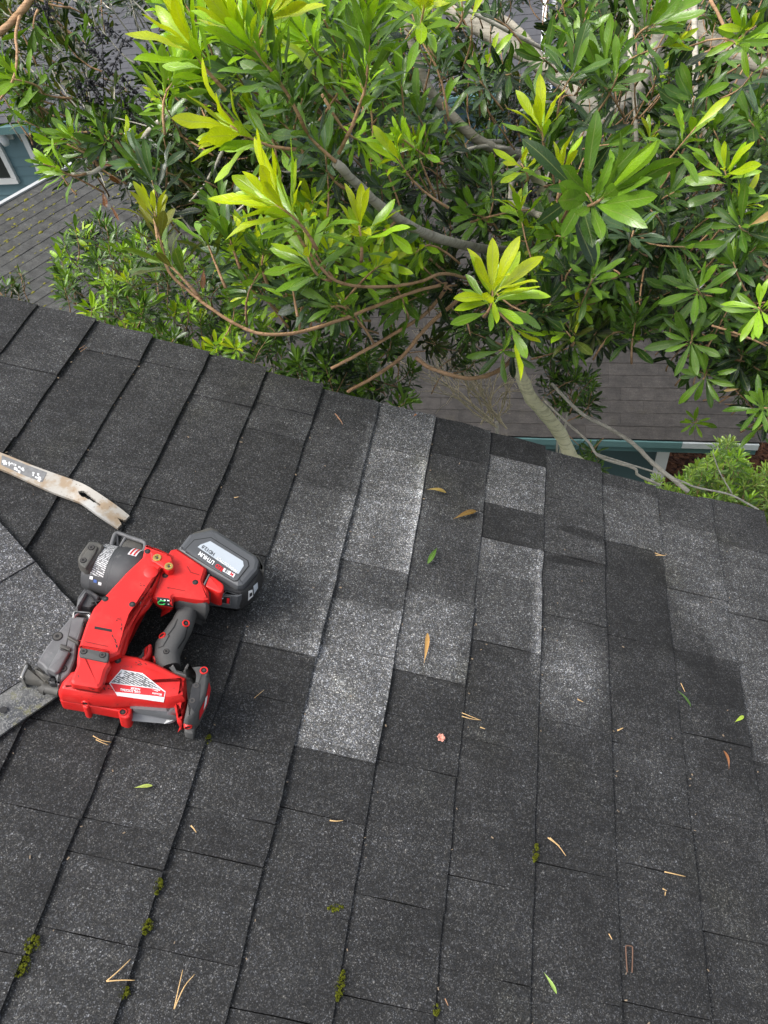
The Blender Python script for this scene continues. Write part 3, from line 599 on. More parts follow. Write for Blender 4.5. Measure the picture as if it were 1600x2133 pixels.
# fasteners
for x, y in ((873, 272), (938, 320)):
    c, n = hit(x, y, 0); ins = ring(c, n, [(.0068, -.003), (.0068, .0008), (.0060, .0018), (.0036, .0018), (.0030, .0004), (.0003, .0004)], 'brass', 'brass_insert', na, 18); ring(c, n, [(.0022, .0006), (.0020, .0012), (.0003, .0012)], 'darksteel', 'bolt_head', ins, 8)
c, n = hit(838, 352, 0); ring(c, n, [(.0105, -.002), (.0105, .0004), (.0092, .0014), (.0003, .0014)], 'red', 'round_boss', na, 20)
for x, y in ((1085, 408), (918, 370), (820, 236), (735, 530), (585, 500), (655, 842)): recess(x, y)
for x, y in ((1033, 636), (902, 704), (858, 838), (1133, 898), (1045, 1210), (683, 1130), (476, 1078)): boss(x, y)
cap_screw(924, 792, g_, .0036); cap_screw(466, 792, bp, .0036); cap_screw(570, 812, bp, .0036)
decal('slot', [(526, 652), (622, 671), (621, 684), (525, 667)], .0004, M['hole'], arm)
decal('panel_line', [(1036, 318), (1044, 320), (1062, 350), (1110, 365), (1108, 370), (1058, 355)], .0003, M['seam'], head); decal('panel_line', [(930, 434), (1030, 454), (1030, 458), (930, 439)], .0003, M['seam'], head)
decal('panel_line', [(870, 440), (895, 340), (950, 290), (954, 294), (900, 344), (876, 442)], .0003, M['seam'], head); decal('panel_line', [(440, 728), (600, 762), (600, 767), (438, 733)], .0003, M['seam'], arm); decal('panel_line', [(400, 990), (548, 1018), (572, 996), (576, 998), (550, 1024), (398, 996)], .0003, M['seam'], mh)
# black transfer scuffs rubbed onto the red shell
rs = random.Random(17)
def scuff(x, y, lx, ly, n, ang, par):
    for _ in range(n):
        cx_, cy_ = x + rs.gauss(0, lx), y + rs.gauss(0, ly); l_ = rs.uniform(3, 14); w_ = rs.uniform(1, 4); a = ang + rs.gauss(0, .4); d = np.array([math.cos(a), math.sin(a)]); e = np.array([-d[1], d[0]]); c = np.array([cx_, cy_])
        decal('scuff', [tuple(c - d * l_), tuple(c - d * l_ * .2 + e * w_), tuple(c + d * l_), tuple(c + e * -w_ * .8)], .0003, M['scuff'], par, cuts=12)
scuff(798, 428, 8, 4, 5, .3, arm); scuff(810, 500, 22, 26, 16, 2.2, arm); scuff(785, 866, 22, 7, 8, .15, mh); scuff(645, 760, 5, 22, 5, 1.5, arm); scuff(676, 652, 5, 12, 4, 1.5, arm); scuff(655, 612, 20, 8, 6, .2, arm); scuff(585, 970, 8, 18, 5, 1.4, mh); scuff(540, 1000, 40, 4, 6, .2, mh); scuff(640, 700, 20, 30, 4, .8, arm)

# ------------------------------------------------------------------ flat pry bar
t = NT('worn_bar'); p = t.pos(); n1 = t.noise(p, 26, 5, .65); n2 = t.noise(p, 120, 5, .7); n3 = t.noise(p, 14, 3)
col = t.mix(t.step(n1, .38, .58), (.36, .27, .18), (.46, .43, .38)); col = t.mix(t.step(n2, .58, .68, 0, .8), col, (.10, .055, .03)); col = t.mix(t.step(n3, .52, .62, 0, .7), col, (.50, .50, .48))
M['bar'] = t.done(t.bsdf(col, .5, .5, .35, bump=n2, bstr=.3, bdist=.0008))
def bar_strip():
    # (upper px, lower px, height above roof, hole fraction range)
    rows = [((-90, 912), (-95, 944), .010), ((0, 942), (0, 976), .010), ((60, 966), (58, 1002), .010), ((120, 988), (112, 1026), .010), ((165, 1004), (150, 1040), .012), ((190, 1017), (170, 1048), .016), ((225, 1040), (200, 1070), .017), ((250, 1058), (224, 1086), .012), ((270, 1074), (245, 1100), .006)]
    R = []
    for a, b, h in rows: R.append((np.array(W(*st(*a, h), h)), np.array(W(*st(*b, h), h))))
    ups = smooth_path([r[0] for r in R], 3); los = smooth_path([r[1] for r in R], 3); n = len(ups); nc = 9
    def inhole(f, g):      # teardrop slot and end notch in bar coordinates
        x = f * (len(rows) - 1)
        if 4.2 < x < 6.0:
            wdt = .16 * (1 - max(0, x - 4.75) / 1.25) if x > 4.75 else .16 * math.sqrt(max(0, 1 - ((4.75 - x) / .55) ** 2)); return abs(g - .5) < wdt
        if x > 7.35: return abs(g - .52) < .17 * (x - 7.35) / .65
        return False
    mb = MB(); V = []; th = .0055
    fine_u = np.array([ups[0] + 0] ); 
    NF = 96; f_ = np.linspace(0, 1, NF); ii = np.linspace(0, 1, n)
    U = np.stack([np.interp(f_, ii, ups[:, k]) for k in range(3)], 1); Lw = np.stack([np.interp(f_, ii, los[:, k]) for k in range(3)], 1)
    NC = 24
    idx = {}
    for i in range(NF):
        for j in range(NC + 1): V.append(U[i] * (1 - j / NC) + Lw[i] * (j / NC))
    N = len(V); V += [v - BN * th for v in V]
    solid = lambda i, j: 0 <= i < NF - 1 and 0 <= j < NC and not inhole((i + .5) / NF, (j + .5) / NC)
    Fc = []; g = lambda i, j, z: i * (NC + 1) + j + (0 if z else N)
    for i in range(NF - 1):
        for j in range(NC):
            if not solid(i, j): continue
            Fc.append((g(i, j, 1), g(i, j + 1, 1), g(i + 1, j + 1, 1), g(i + 1, j, 1))); Fc.append((g(i, j, 0), g(i + 1, j, 0), g(i + 1, j + 1, 0), g(i, j + 1, 0)))
            for di, dj, e in ((-1, 0, ((i, j), (i, j + 1))), (1, 0, ((i + 1, j + 1), (i + 1, j))), (0, -1, ((i + 1, j), (i, j))), (0, 1, ((i, j + 1), (i + 1, j + 1)))):
                if not solid(i + di, j + dj): p, q = e; Fc.append((g(*p, 1), g(*p, 0), g(*q, 0), g(*q, 1)))
    used = sorted({k for f in Fc for k in f}); mp = {k: m_ for m_, k in enumerate(used)}
    return [V[k] for k in used], [tuple(mp[k] for k in f) for f in Fc]
V, Fc = bar_strip()
pb = empty('pry_bar', W(*st(120, 1005), .004), 'worn flat pry bar with a nail slot lying behind the red tool', 'pry bar')
mesh('bar', V, Fc, M['bar'], pb, smooth=30)
prism('stamped_patch', [(4, 948), (60, 970), (98, 984), (88, 1004), (50, 990), (2, 968)], .0104, .0098, 0, plain('worn_paint', (.17, .17, .17), .6, var=.5, scale=150), pb, px=True, r=.001)
rp = random.Random(4)
for k in range(26):     # flecks of white paint left in the stamped band
    f = rp.random(); x = 4 + 84 * f; y0 = 952 + 34 * f; g = rp.uniform(2, 14); wd = rp.uniform(1.5, 6); hg = rp.uniform(2, 6)
    P_ = [(x, y0 + g), (x + wd, y0 + g + wd * .38), (x + wd - .8, y0 + g + wd * .38 + hg), (x - .9, y0 + g + hg)]
    prism('paint_fleck', P_, .0108, .0102, 0, M['white'], pb, px=True, r=0)

# ------------------------------------------------------------------ neighbouring buildings
def tab_mesh(name, wd, ln, th, mat, seed):
    r = random.Random(seed); V = []; n = 3
    for z in (0, 1):
        for j in range(n + 1):
            for i in range(3):
                V.append((wd * (j / n - .5), ln * (i / 2), z * th - (.6 * th * i / 2) + (r.uniform(-.0015, .0015) if i == 0 else 0)))
                if i == 0: V[-1] = (V[-1][0], r.uniform(-.004, .004), V[-1][2])
    N = 3 * (n + 1); g = lambda j, i, z: z * N + j * 3 + i; Fc = []
    for j in range(n):
        for i in range(2): Fc.append((g(j, i, 1), g(j + 1, i, 1), g(j + 1, i + 1, 1), g(j, i + 1, 1)))
        Fc.append((g(j, 0, 0), g(j + 1, 0, 0), g(j + 1, 0, 1), g(j, 0, 1)))
    for i in range(2): Fc += [(g(0, i + 1, 0), g(0, i, 0), g(0, i, 1), g(0, i + 1, 1)), (g(n, i, 0), g(n, i + 1, 0), g(n, i + 1, 1), g(n, i, 1))]
    me = bpy.data.meshes.new(name); me.from_pydata(V, [], Fc); me.materials.append(mat)
    l = me.uv_layers.new(name='UVMap')
    for lp in me.loops: l.data[lp.index].uv = (.5, .3)
    me.update(); return me
def shingle_field(parent, P0, xd, ud, nrm, expo, courses, length, tabw, base, mat, seed, keep):
    """courses of tabs up from P0 along ud; tabs that `keep` accepts are objects, the rest one stuff part"""
    r = random.Random(seed); protos = [tab_mesh('shingle_tab_mesh', w_, expo + .03, .011, mat, seed + k) for k, w_ in enumerate(tabw)]
    MV = []; MF = []
    xd, ud, nrm = (np.array(v, float) for v in (xd, ud, nrm)); rot = np.stack([xd, ud, nrm], 1); cnt = 0
    for c in range(courses):
        x = -r.uniform(0, .2)
        while x < length:
            k = r.randrange(len(protos)); wd = tabw[k]; cpos = P0 + xd * (x + wd / 2) + ud * (c * expo) + nrm * (.004 + r.choice([0, 0, .0012]) + .001 * r.random())
            tone = base * r.uniform(.88, 1.14)
            if keep(cpos) and cnt < 296:
                o = bpy.data.objects.new('shingle', protos[k]); COL.objects.link(o); o.parent = parent
                mm = Matrix([[*rot[q], cpos[q] - ORG[parent.name][q]] for q in range(3)] + [[0, 0, 0, 1]])
                o.matrix_basis = mm; o.color = (tone, tone, tone, 0); cnt += 1
            else:
                o0 = len(MV); MV += [tuple(cpos + rot @ np.array(v.co)) for v in protos[k].vertices]; MF += [tuple(i + o0 for i in p.vertices) for p in protos[k].polygons]
            x += wd + .0012
    if MV:
        o = mesh('shingle_courses', MV, MF, mat, parent); o.color = (base, base, base, 0); o['kind'] = 'stuff'
        if not o.data.uv_layers: o.data.uv_layers.new(name='UVMap')
def seen(margin=40):
    def f(p):
        d = CW.T @ (p - CAM)
        if d[2] < .1: return False
        x, y = CX + FPX * d[0] / d[2], CY + FPX * d[1] / d[2]
        return -margin < x < 1600 + margin and -margin < y < 2133
    return f
# low teal house right behind the tree: eave towards us
EY, EZ, PT = 5.26, CAM[2] - 5.0, math.atan(4 / 12)
lh = empty('low_house', (0.3, EY + 2.5, GZ), 'low teal house with a brown shingle roof just beyond the roof edge', 'house')
X0, X1, RY = -4.6, 2.42, EY + 3.4
ud = np.array([0, math.cos(PT), math.sin(PT)]); nn = np.array([0, -math.sin(PT), math.cos(PT)])
RZ = EZ + (RY - EY) * math.tan(PT)
mb = MB(); mb.add([(x, y, z) for x in (X0, X1) for (y, z) in ((EY + .005, EZ - .004), (RY, RZ - .004), (2 * RY - EY, EZ - .004), (2 * RY - EY, EZ - .1), (RY, RZ - .1), (EY + .005, EZ - .03))],
                  [(0, 6, 7, 1), (1, 7, 8, 2), (0, 1, 4, 5), (1, 2, 3, 4), (6, 11, 10, 7), (7, 10, 9, 8), (5, 11, 6, 0), (5, 4, 10, 11), (4, 3, 9, 10), (2, 8, 9, 3)])
lr = mb.build('roof', M['deck'], lh)
sk = seen(30)
shingle_field(lr, np.array([X0, EY - .012, EZ]), (1, 0, 0), ud, nn, .142, 11, X1 - X0, (.21, .26, .31), .024, M['shingle_far'], 5, lambda p: sk(p) and p[0] > -2.9)
shingle_field(lr, np.array([X0, EY - .012, EZ]) + ud * .142 * 11, (1, 0, 0), ud, nn, .142, 14, X1 - X0, (.21, .26, .31), .024, M['shingle_far'], 9, lambda p: False)
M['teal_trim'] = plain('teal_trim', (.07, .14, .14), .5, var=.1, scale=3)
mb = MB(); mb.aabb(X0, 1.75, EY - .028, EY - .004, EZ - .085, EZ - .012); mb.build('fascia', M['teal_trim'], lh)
mb = MB(); mb.aabb(1.752, X1, EY - .028, EY - .004, EZ - .080, EZ - .014); mb.build('fascia', plain('grey_fascia', (.33, .36, .37), .5, var=.15, scale=4), lh)
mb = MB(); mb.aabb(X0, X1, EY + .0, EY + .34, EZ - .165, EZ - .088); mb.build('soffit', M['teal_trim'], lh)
WX = 1.62
for k in range(17):
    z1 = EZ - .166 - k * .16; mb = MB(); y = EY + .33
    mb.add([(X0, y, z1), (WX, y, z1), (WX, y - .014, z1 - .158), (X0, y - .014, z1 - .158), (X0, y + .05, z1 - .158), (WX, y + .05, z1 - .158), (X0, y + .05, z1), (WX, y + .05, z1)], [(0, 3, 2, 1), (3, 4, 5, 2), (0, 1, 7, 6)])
    mb.build('siding_board', M['teal_shaded'], lh)
mb = MB(); mb.aabb(X0, WX - .02, EY + .385, 2 * RY - EY - .4, GZ - .2, EZ - .17); mb.build('wall', M['teal_shaded'], lh)
mb = MB(); mb.aabb(WX, WX + .12, EY + .30, EY + .42, GZ - .1, EZ - .168); mb.build('corner_trim', M['trim'], lh)

# small outbuilding at an angle with a mossy roof, left
az = math.radians(58); cd_ = np.array([math.cos(az), math.sin(az), 0.]); uh = np.array([-math.sin(az), math.cos(az), 0.]); pt = math.atan(4 / 12)
TE = CAM + ray(0, 430) * ((CAM[2] - 4.0 - CAM[2]) / ray(0, 430)[2])
TE2 = CAM + ray(150, 345) * ((CAM[2] - 4.0 - CAM[2]) / ray(150, 345)[2])
cd_ = TE2 - TE; cd_ /= np.linalg.norm(cd_); uh = np.array([-cd_[1], cd_[0], 0.])
us = uh * math.cos(pt) + np.array([0, 0, math.sin(pt)]); un = np.cross(cd_, us)
LEN, RUN = 7.0, 4.6; P0 = TE - cd_ * 3.2 - us * RUN
sh = empty('outbuilding', (P0 + cd_ * LEN / 2)[0:2].tolist() + [GZ], 'small outbuilding with a mossy grey roof in front of the teal house', 'shed')
mb = MB(); q = [P0 - un * .012, P0 + cd_ * LEN - un * .012, P0 + cd_ * LEN + us * RUN - un * .012, P0 + us * RUN - un * .012]
mb.add(q + [v - np.array([0, 0, .12]) for v in q], [(0, 1, 2, 3), (7, 6, 5, 4), (0, 4, 5, 1), (1, 5, 6, 2), (2, 6, 7, 3), (3, 7, 4, 0)]); sr = mb.build('roof', M['deck'], sh)
n_c = int(RUN / .15)
def keep_sh(p):
    d = CW.T @ (p - CAM); x, y = CX + FPX * d[0] / d[2], CY + FPX * d[1] / d[2]
    return -15 < x < 330 and 380 < y < 665
shingle_field(sr, P0 + us * (RUN - n_c * .15), cd_, us, un, .15, n_c, LEN, (.24, .30, .36), .056, M['shingle_mossy'], 21, keep_sh)
mb = MB(); a = P0 + us * (RUN + .005); e = cd_ * LEN
mb.box(a + e / 2 + un * .02, e / 2, us * .018, un * .016); mb.box(a + e / 2 + us * .045 + un * .0, e / 2, us * .012, un * .012); mb.build('edge_flashing', plain('grey_flashing', (.42, .43, .42), .5, var=.2, scale=5), sh)
c4 = [P0 + cd_ * .3 + uh * .3, P0 + cd_ * (LEN - .3) + uh * .3, P0 + cd_ * (LEN - .3) + uh * (RUN * math.cos(pt) - .2), P0 + cd_ * .3 + uh * (RUN * math.cos(pt) - .2)]
zt = [P0[2] - .06, P0[2] - .06, TE[2] - .2, TE[2] - .2]
mb = MB(); mb.add([(v[0], v[1], GZ - .1) for v in c4] + [(v[0], v[1], z) for v, z in zip(c4, zt)], [(3, 2, 1, 0), (4, 5, 6, 7), (0, 1, 5, 4), (1, 2, 6, 5), (2, 3, 7, 6), (3, 0, 4, 7)]); mb.build('wall', M['teal'], sh)
# moss lumps along the shingle edges
t = NT('moss'); p = t.pos(); n1 = t.noise(p, 160, 4, .7)
M['moss'] = t.done(t.bsdf(t.mix(n1, (.09, .09, .015), (.27, .25, .04)), .95, .1, bump=n1, bstr=1, bdist=.006))
mb = MB(); r = random.Random(3)
ico = [(0, 0, 1), (.89, 0, .45), (.28, .85, .45), (-.72, .53, .45), (-.72, -.53, .45), (.28, -.85, .45), (1, .3, -.2), (.1, 1, -.2), (-.95, .5, -.2), (-.9, -.6, -.2), (.2, -1, -.2)]
icf = [(0, 1, 2), (0, 2, 3), (0, 3, 4), (0, 4, 5), (0, 5, 1), (1, 6, 2), (2, 6, 7), (2, 7, 3), (3, 7, 8), (3, 8, 4), (4, 8, 9), (4, 9, 5), (5, 9, 10), (5, 10, 1), (1, 10, 6)]
for k in range(3600):
    xx = r.uniform(0, LEN); cc = r.randrange(n_c)
    dens = .5 + .5 * math.sin(xx * 1.3) * math.cos(cc * .35)
    if r.random() > dens * .9 + .05: continue
    c = P0 + cd_ * xx + us * (RUN - n_c * .15 + cc * .15 - .004 + abs(r.gauss(0, .025))) + un * .006; a_, b_, h_ = r.uniform(.01, .055), r.uniform(.008, .026), r.uniform(.006, .020)
    mb.add([c + cd_ * v[0] * a_ * r.uniform(.7, 1.2) + us * v[1] * b_ * r.uniform(.7, 1.2) + un * v[2] * h_ for v in ico], icf)
mo = mb.build('moss', M['moss'], sh, smooth=180); mo['kind'] = 'stuff'

# tall teal house behind: front wall faces us, grey roof climbs away
HY, HZ = 12.0, CAM[2] - 4.13
bh = empty('teal_house', (-6, HY + 3, GZ), 'teal house with white trimmed windows and a large grey roof, behind at the left', 'house')
BX0, BX1 = -14.0, .22; pt2 = math.atan(5 / 12); u2 = np.array([0, math.cos(pt2), math.sin(pt2)]); n2_ = np.array([0, -math.sin(pt2), math.cos(pt2)])
RUN2 = 8.0; E0 = np.array([BX0, HY - .35, HZ])
for k in range(15):
    z1 = HZ - .17 - k * .17; mb = MB(); mb.add([(BX0 + .3, HY, z1), (BX1 - .4, HY, z1), (BX1 - .4, HY - .018, z1 - .168), (BX0 + .3, HY - .018, z1 - .168), (BX0 + .3, HY + .06, z1 - .168), (BX1 - .4, HY + .06, z1 - .168)], [(0, 3, 2, 1), (3, 4, 5, 2)])
    mb.build('siding_board', M['teal'], bh)
mb = MB(); mb.aabb(BX0 + .3, BX1 - .4, HY + .065, HY + 12, GZ - .2, HZ - .1); mb.build('wall', M['teal'], bh)
mb = MB(); mb.box(E0 + np.array([(BX1 - BX0) / 2, 0, 0]) + u2 * RUN2 / 2 - n2_ * .03, ((BX1 - BX0) / 2 - .01, 0, 0), u2 * (RUN2 / 2), n2_ * .02); br = mb.build('roof', M['deck'], bh)
shingle_field(br, E0, (1, 0, 0), u2, n2_, .145, int(RUN2 / .145), BX1 - BX0, (.25, .33, .4), .105, plain('far_granules', (.060, .061, .068), .9, var=.3, scale=7), 33, lambda p: False)
mb = MB(); mb.aabb(BX0, BX1, HY - .47, HY - .352, HZ - .13, HZ - .015); mb.build('gutter', M['teal_trim'], bh)
mb = MB(); mb.aabb(BX0, BX1, HY - .352, HY + .06, HZ - .17, HZ - .155); mb.build('soffit', M['trim'], bh)
mb = MB(); mb.box(E0 + np.array([BX1 - BX0 + .03, 0, 0]) + u2 * RUN2 / 2 - n2_ * .05, (.03, 0, 0), u2 * (RUN2 / 2), n2_ * .12); mb.build('rake_board', M['gutter'], bh)
mb = MB(); mb.box(E0 + np.array([BX1 - BX0 + .13, 0, 0]) + u2 * RUN2 / 2 - n2_ * .12, (.065, 0, 0), u2 * (RUN2 / 2), n2_ * .05)
for k in range(22): mb.box(E0 + np.array([BX1 - BX0 + .13, 0, 0]) + u2 * (.2 + .36 * k) - n2_ * .06, (.06, 0, 0), u2 * .012, n2_ * .012)
mb.build('rake_trim', plain('grey_trim', (.36, .37, .38), .5, var=.1), bh)
t = NT('window_glass'); M['glass'] = t.done(t.bsdf((.02, .025, .025), .06, .6))
def window(x0, x1, z0, z1, y):
    mb = MB(); wv = .10
    mb.aabb(x0, x1, y - .05, y + .02, z1 - wv, z1); mb.aabb(x0, x1, y - .055, y + .02, z0, z0 + wv); mb.aabb(x0, x0 + wv, y - .045, y + .02, z0 + wv + .001, z1 - wv - .001); mb.aabb(x1 - wv, x1, y - .045, y + .02, z0 + wv + .001, z1 - wv - .001)
    f = mb.build('window', M['trim'], bh); mb = MB(); mb.aabb(x0 + wv - .01, x1 - wv + .01, y - .02, y - .005, z0 + wv - .01, z1 - wv + .01); mb.build('pane', M['glass'], f)
def atY(px, py, y): d = ray(px, py); return CAM + d * (y - CAM[1]) / d[1]
wr = atY(42, 380, HY - .03); window(wr[0] - 1.6, wr[0], wr[2], HZ - .45, HY - .03)
wl = atY(30, 262, HY - .03); window(wl[0] + .05, wl[0] + 1.0, wr[2] + .15, HZ - .2, HY - .03)
lp = atY(12, 278, HY - .05)
lm = empty('wall_lamp', tuple(lp), 'white lantern on the teal wall between the two windows', 'lamp')
mb = MB(); mb.aabb(lp[0] - .11, lp[0] + .11, HY - .06, HY - .024, lp[2] - .1, lp[2] + .16); mb.build('back_plate', M['trim'], lm)
mb = MB(); c = lp + np.array([0, -.12, -.03]); pr = [(.0, .10), (.06, .09), (.07, .02), (.09, -.02), (.05, -.12), (.0, -.13)]; k = 12
V = [(c[0] + rr * math.cos(2 * math.pi * j / k), c[1] + rr * math.sin(2 * math.pi * j / k), c[2] + z) for rr, z in [(max(a, .002), b) for a, b in pr] for j in range(k)]
mb.add(V, [(q * k + (j + 1) % k, q * k + j, (q + 1) * k + j, (q + 1) * k + (j + 1) % k) for q in range(len(pr) - 1) for j in range(k)]); mb.aabb(c[0] - .015, c[0] + .015, c[1] + .04, HY - .058, c[2] + .05, c[2] + .075); mb.build('lantern', M['gutter'], lm, smooth=60)
# things in the yard to the right of the tall house: wheeled bin, tan covered box
def bin_(name, c, sx, sy, h, mb_mat, lid_mat, label, cat):
    o = empty(name, tuple(c), label, cat); mb = MB(); V = []
    for (f, z) in ((.8, 0), (1, h)): V += [(c[0] + sx * f * a, c[1] + sy * f * b, c[2] + z) for a, b in ((-1, -1), (1, -1), (1, 1), (-1, 1))]
    mb.add(V, [(3, 2, 1, 0), (4, 5, 6, 7)] + [(i, (i + 1) % 4, 4 + (i + 1) % 4, 4 + i) for i in range(4)]); mb.build('bin_body', mb_mat, o)
    mb = MB(); mb.add([(c[0] + sx * 1.08 * a, c[1] + sy * 1.1 * b, c[2] + h + .005 + (.06 if z else 0)) for z in (0, 1) for a, b in ((-1 + .12 * z, -1 + .12 * z), (1 - .12 * z, -1 + .12 * z), (1 - .12 * z, 1 - .12 * z), (-1 + .12 * z, 1 - .12 * z))], [(3, 2, 1, 0), (4, 5, 6, 7)] + [(i, (i + 1) % 4, 4 + (i + 1) % 4, 4 + i) for i in range(4)]); mb.build('lid', lid_mat, o)
    for a in (-.7, .7):
        mb = MB(); mb.tube([(c[0] + sx * a - .03, c[1] + sy * .85, c[2] + .1), (c[0] + sx * a + .03, c[1] + sy * .85, c[2] + .1)], .1, 14); mb.build('wheel', M['black'], o, smooth=40)
def atZ(px, py, z): d = ray(px, py); return CAM + d * (z - CAM[2]) / d[2]
q = atZ(1163, 128, GZ + .6); bin_('recycling_bin', (q[0], q[1], GZ), .42, .38, 1.1, plain('blue_plastic', (.06, .16, .42), .5), plain('pale_blue_plastic', (.25, .40, .60), .5), 'blue wheeled recycling bin beside the far grey roof edge', 'bin')
q = atZ(1175, 52, GZ + 1.0); bin_('waste_bin', (q[0], q[1], GZ), .75, .6, 1.35, plain('dark_plastic', (.03, .035, .03), .6), plain('tan_lid', (.48, .36, .24), .6), 'dark bin with a tan lid beyond the far grey roof edge', 'bin')
# mulch bed and paving strip at the right
t = NT('bark_mulch'); p = t.pos(); v = t.vor(p, 22); se = t.n('ShaderNodeSeparateColor'); t.t.links.new(v, se.inputs[0]); n1 = t.noise(p, 40, 4, .7)
M['mulch'] = t.done(t.bsdf(t.mix(se.outputs[0], (.035, .014, .008), (.16, .07, .035)), .9, .2, bump=n1, bstr=1, bdist=.04))
mc = atZ(1440, 965, GZ)
mb = MB(); k = 30; rr_ = random.Random(8); mb.add([(mc[0] + 1.3 * math.cos(2 * math.pi * j / k) * rr_.uniform(.9, 1.1), mc[1] + 1.1 * math.sin(2 * math.pi * j / k) * rr_.uniform(.9, 1.1), GZ + .06) for j in range(k)] + [(mc[0], mc[1], GZ + .1)], [(j, (j + 1) % k, k) for j in range(k)])
tag(mb.build('mulch_bed', M['mulch']), kind='structure')
mb = MB(); rr_ = random.Random(2)
for j in range(900):
    a_ = rr_.uniform(0, 6.283); q = math.sqrt(rr_.random()); c = np.array([mc[0] + 1.2 * q * math.cos(a_), mc[1] + 1.0 * q * math.sin(a_), GZ + .10]); th = rr_.uniform(0, 6.283); l_ = rr_.uniform(.03, .08)
    d1 = np.array([math.cos(th), math.sin(th), rr_.uniform(-.3, .3)]) * l_; d2 = np.array([-math.sin(th), math.cos(th), rr_.uniform(-.4, .4)]) * l_ * .35
    mb.box(c, d1, d2, np.array([0, 0, .006]))
tag(mb.build('bark_chips', M['mulch']), 'red brown bark mulch spread below the teal fascia', 'mulch', kind='stuff')
mb = MB(); pv = atZ(1550, 960, GZ); mb.aabb(mc[0] + 1.05, mc[0] + 2.2, mc[1] - 3, mc[1] + 3, GZ - .1, GZ + .065); tag(mb.build('paving', plain('concrete', (.20, .19, .17), .9, var=.2, scale=8)), kind='structure')

# ------------------------------------------------------------------ foliage
t = NT('leaf'); oi = t.n('ShaderNodeObjectInfo'); at_ = t.n('ShaderNodeAttribute'); at_.attribute_name = 'Col'
uvn = t.n('ShaderNodeTexCoord').outputs['UV']; se = t.n('ShaderNodeSeparateXYZ'); t.t.links.new(uvn, se.inputs[0]); u, v = se.outputs[0], se.outputs[1]
base = t.mix(1, oi.outputs['Color'], at_.outputs['Color'], 'MULTIPLY'); p = t.pos(); n1 = t.noise(p, 55, 3); n2 = t.noise(p, 240, 3, .6)
base = t.mix(t.step(n1, .3, .7, 0, .5), base, t.mix(1, base, (.72, .80, .8), 'MULTIPLY'))
au = t.math('ABSOLUTE', u)
rib = t.step(au, .03, .11, 1, 0)
ve = t.math('SINE', t.math('MULTIPLY', t.math('SUBTRACT', v, t.math('MULTIPLY', au, .16)), 75)); vein = t.math('MULTIPLY', t.step(ve, .7, 1.0), t.step(au, .05, .2))
base = t.mix(t.math('MULTIPLY', rib, .55), base, t.mix(.6, base, (.32, .36, .12)))
base = t.mix(t.math('MULTIPLY', vein, .22), base, t.mix(1, base, (1.5, 1.5, 1.3), 'MULTIPLY'))
base = t.mix(t.math('MULTIPLY', t.step(n2, .63, .72), .5), base, (.11, .065, .02))
hgt = t.math('ADD', t.math('MULTIPLY', rib, -1.0), t.math('ADD', t.math('MULTIPLY', vein, -.5), t.math('MULTIPLY', n2, .3)))
b = t.n('ShaderNodeBsdfPrincipled'); t.set(b.inputs['Base Color'], base); t.set(b.inputs['Roughness'], t.step(n1, .2, .8, .20, .36)); b.inputs['Specular IOR Level'].default_value = .55
bp_ = t.n('ShaderNodeBump'); bp_.inputs['Strength'].default_value = .35; bp_.inputs['Distance'].default_value = .001; t.set(bp_.inputs['Height'], hgt); t.t.links.new(bp_.outputs[0], b.inputs['Normal'])
tr = t.n('ShaderNodeBsdfTranslucent'); t.set(tr.inputs['Color'], t.mix(1, base, (1.5, 1.45, .55), 'MULTIPLY'))
ms = t.n('ShaderNodeMixShader'); ms.inputs[0].default_value = .26; t.t.links.new(b.outputs[0], ms.inputs[1]); t.t.links.new(tr.outputs[0], ms.inputs[2]); M['leaf'] = t.done(ms.outputs[0])
def bark(name, c1, c2, band=True, rough=.85):
    t = NT(name); p = t.pos(); n1 = t.noise(p, 28, 5, .65); n2 = t.noise(p, 150, 4, .6)
    mp = t.n('ShaderNodeMapping'); t.t.links.new(p, mp.inputs[0]); mp.inputs['Scale'].default_value = (8, 8, 90); n3 = t.noise(mp.outputs[0], 1.6, 4, .6, 1.0)
    col = t.mix(n1, c1, c2); col = t.mix(t.step(n3, .5, .62, 0, .55), col, tuple(x * .5 for x in c1)); col = t.mix(t.step(n2, .6, .7, 0, .5), col, tuple(x * .5 for x in c1))
    return t.done(t.bsdf(col, rough, .25, bump=t.math('ADD', n3, n2), bstr=.5, bdist=.003))
M['bark'] = bark('pale_bark', (.27, .245, .19), (.42, .39, .32)); M['bark_green'] = bark('green_bark', (.58, .55, .32), (.74, .71, .50)); M['twig'] = bark('brown_twig', (.30, .16, .07), (.50, .33, .20)); M['greytwig'] = bark('grey_twig', (.46, .42, .34), (.62, .58, .49))
M['dry_twig'] = bark('dry_twig', (.46, .38, .24), (.62, .54, .38))
M['berry'] = plain('black_berry', (.012, .011, .013), .55, var=.4, scale=300)

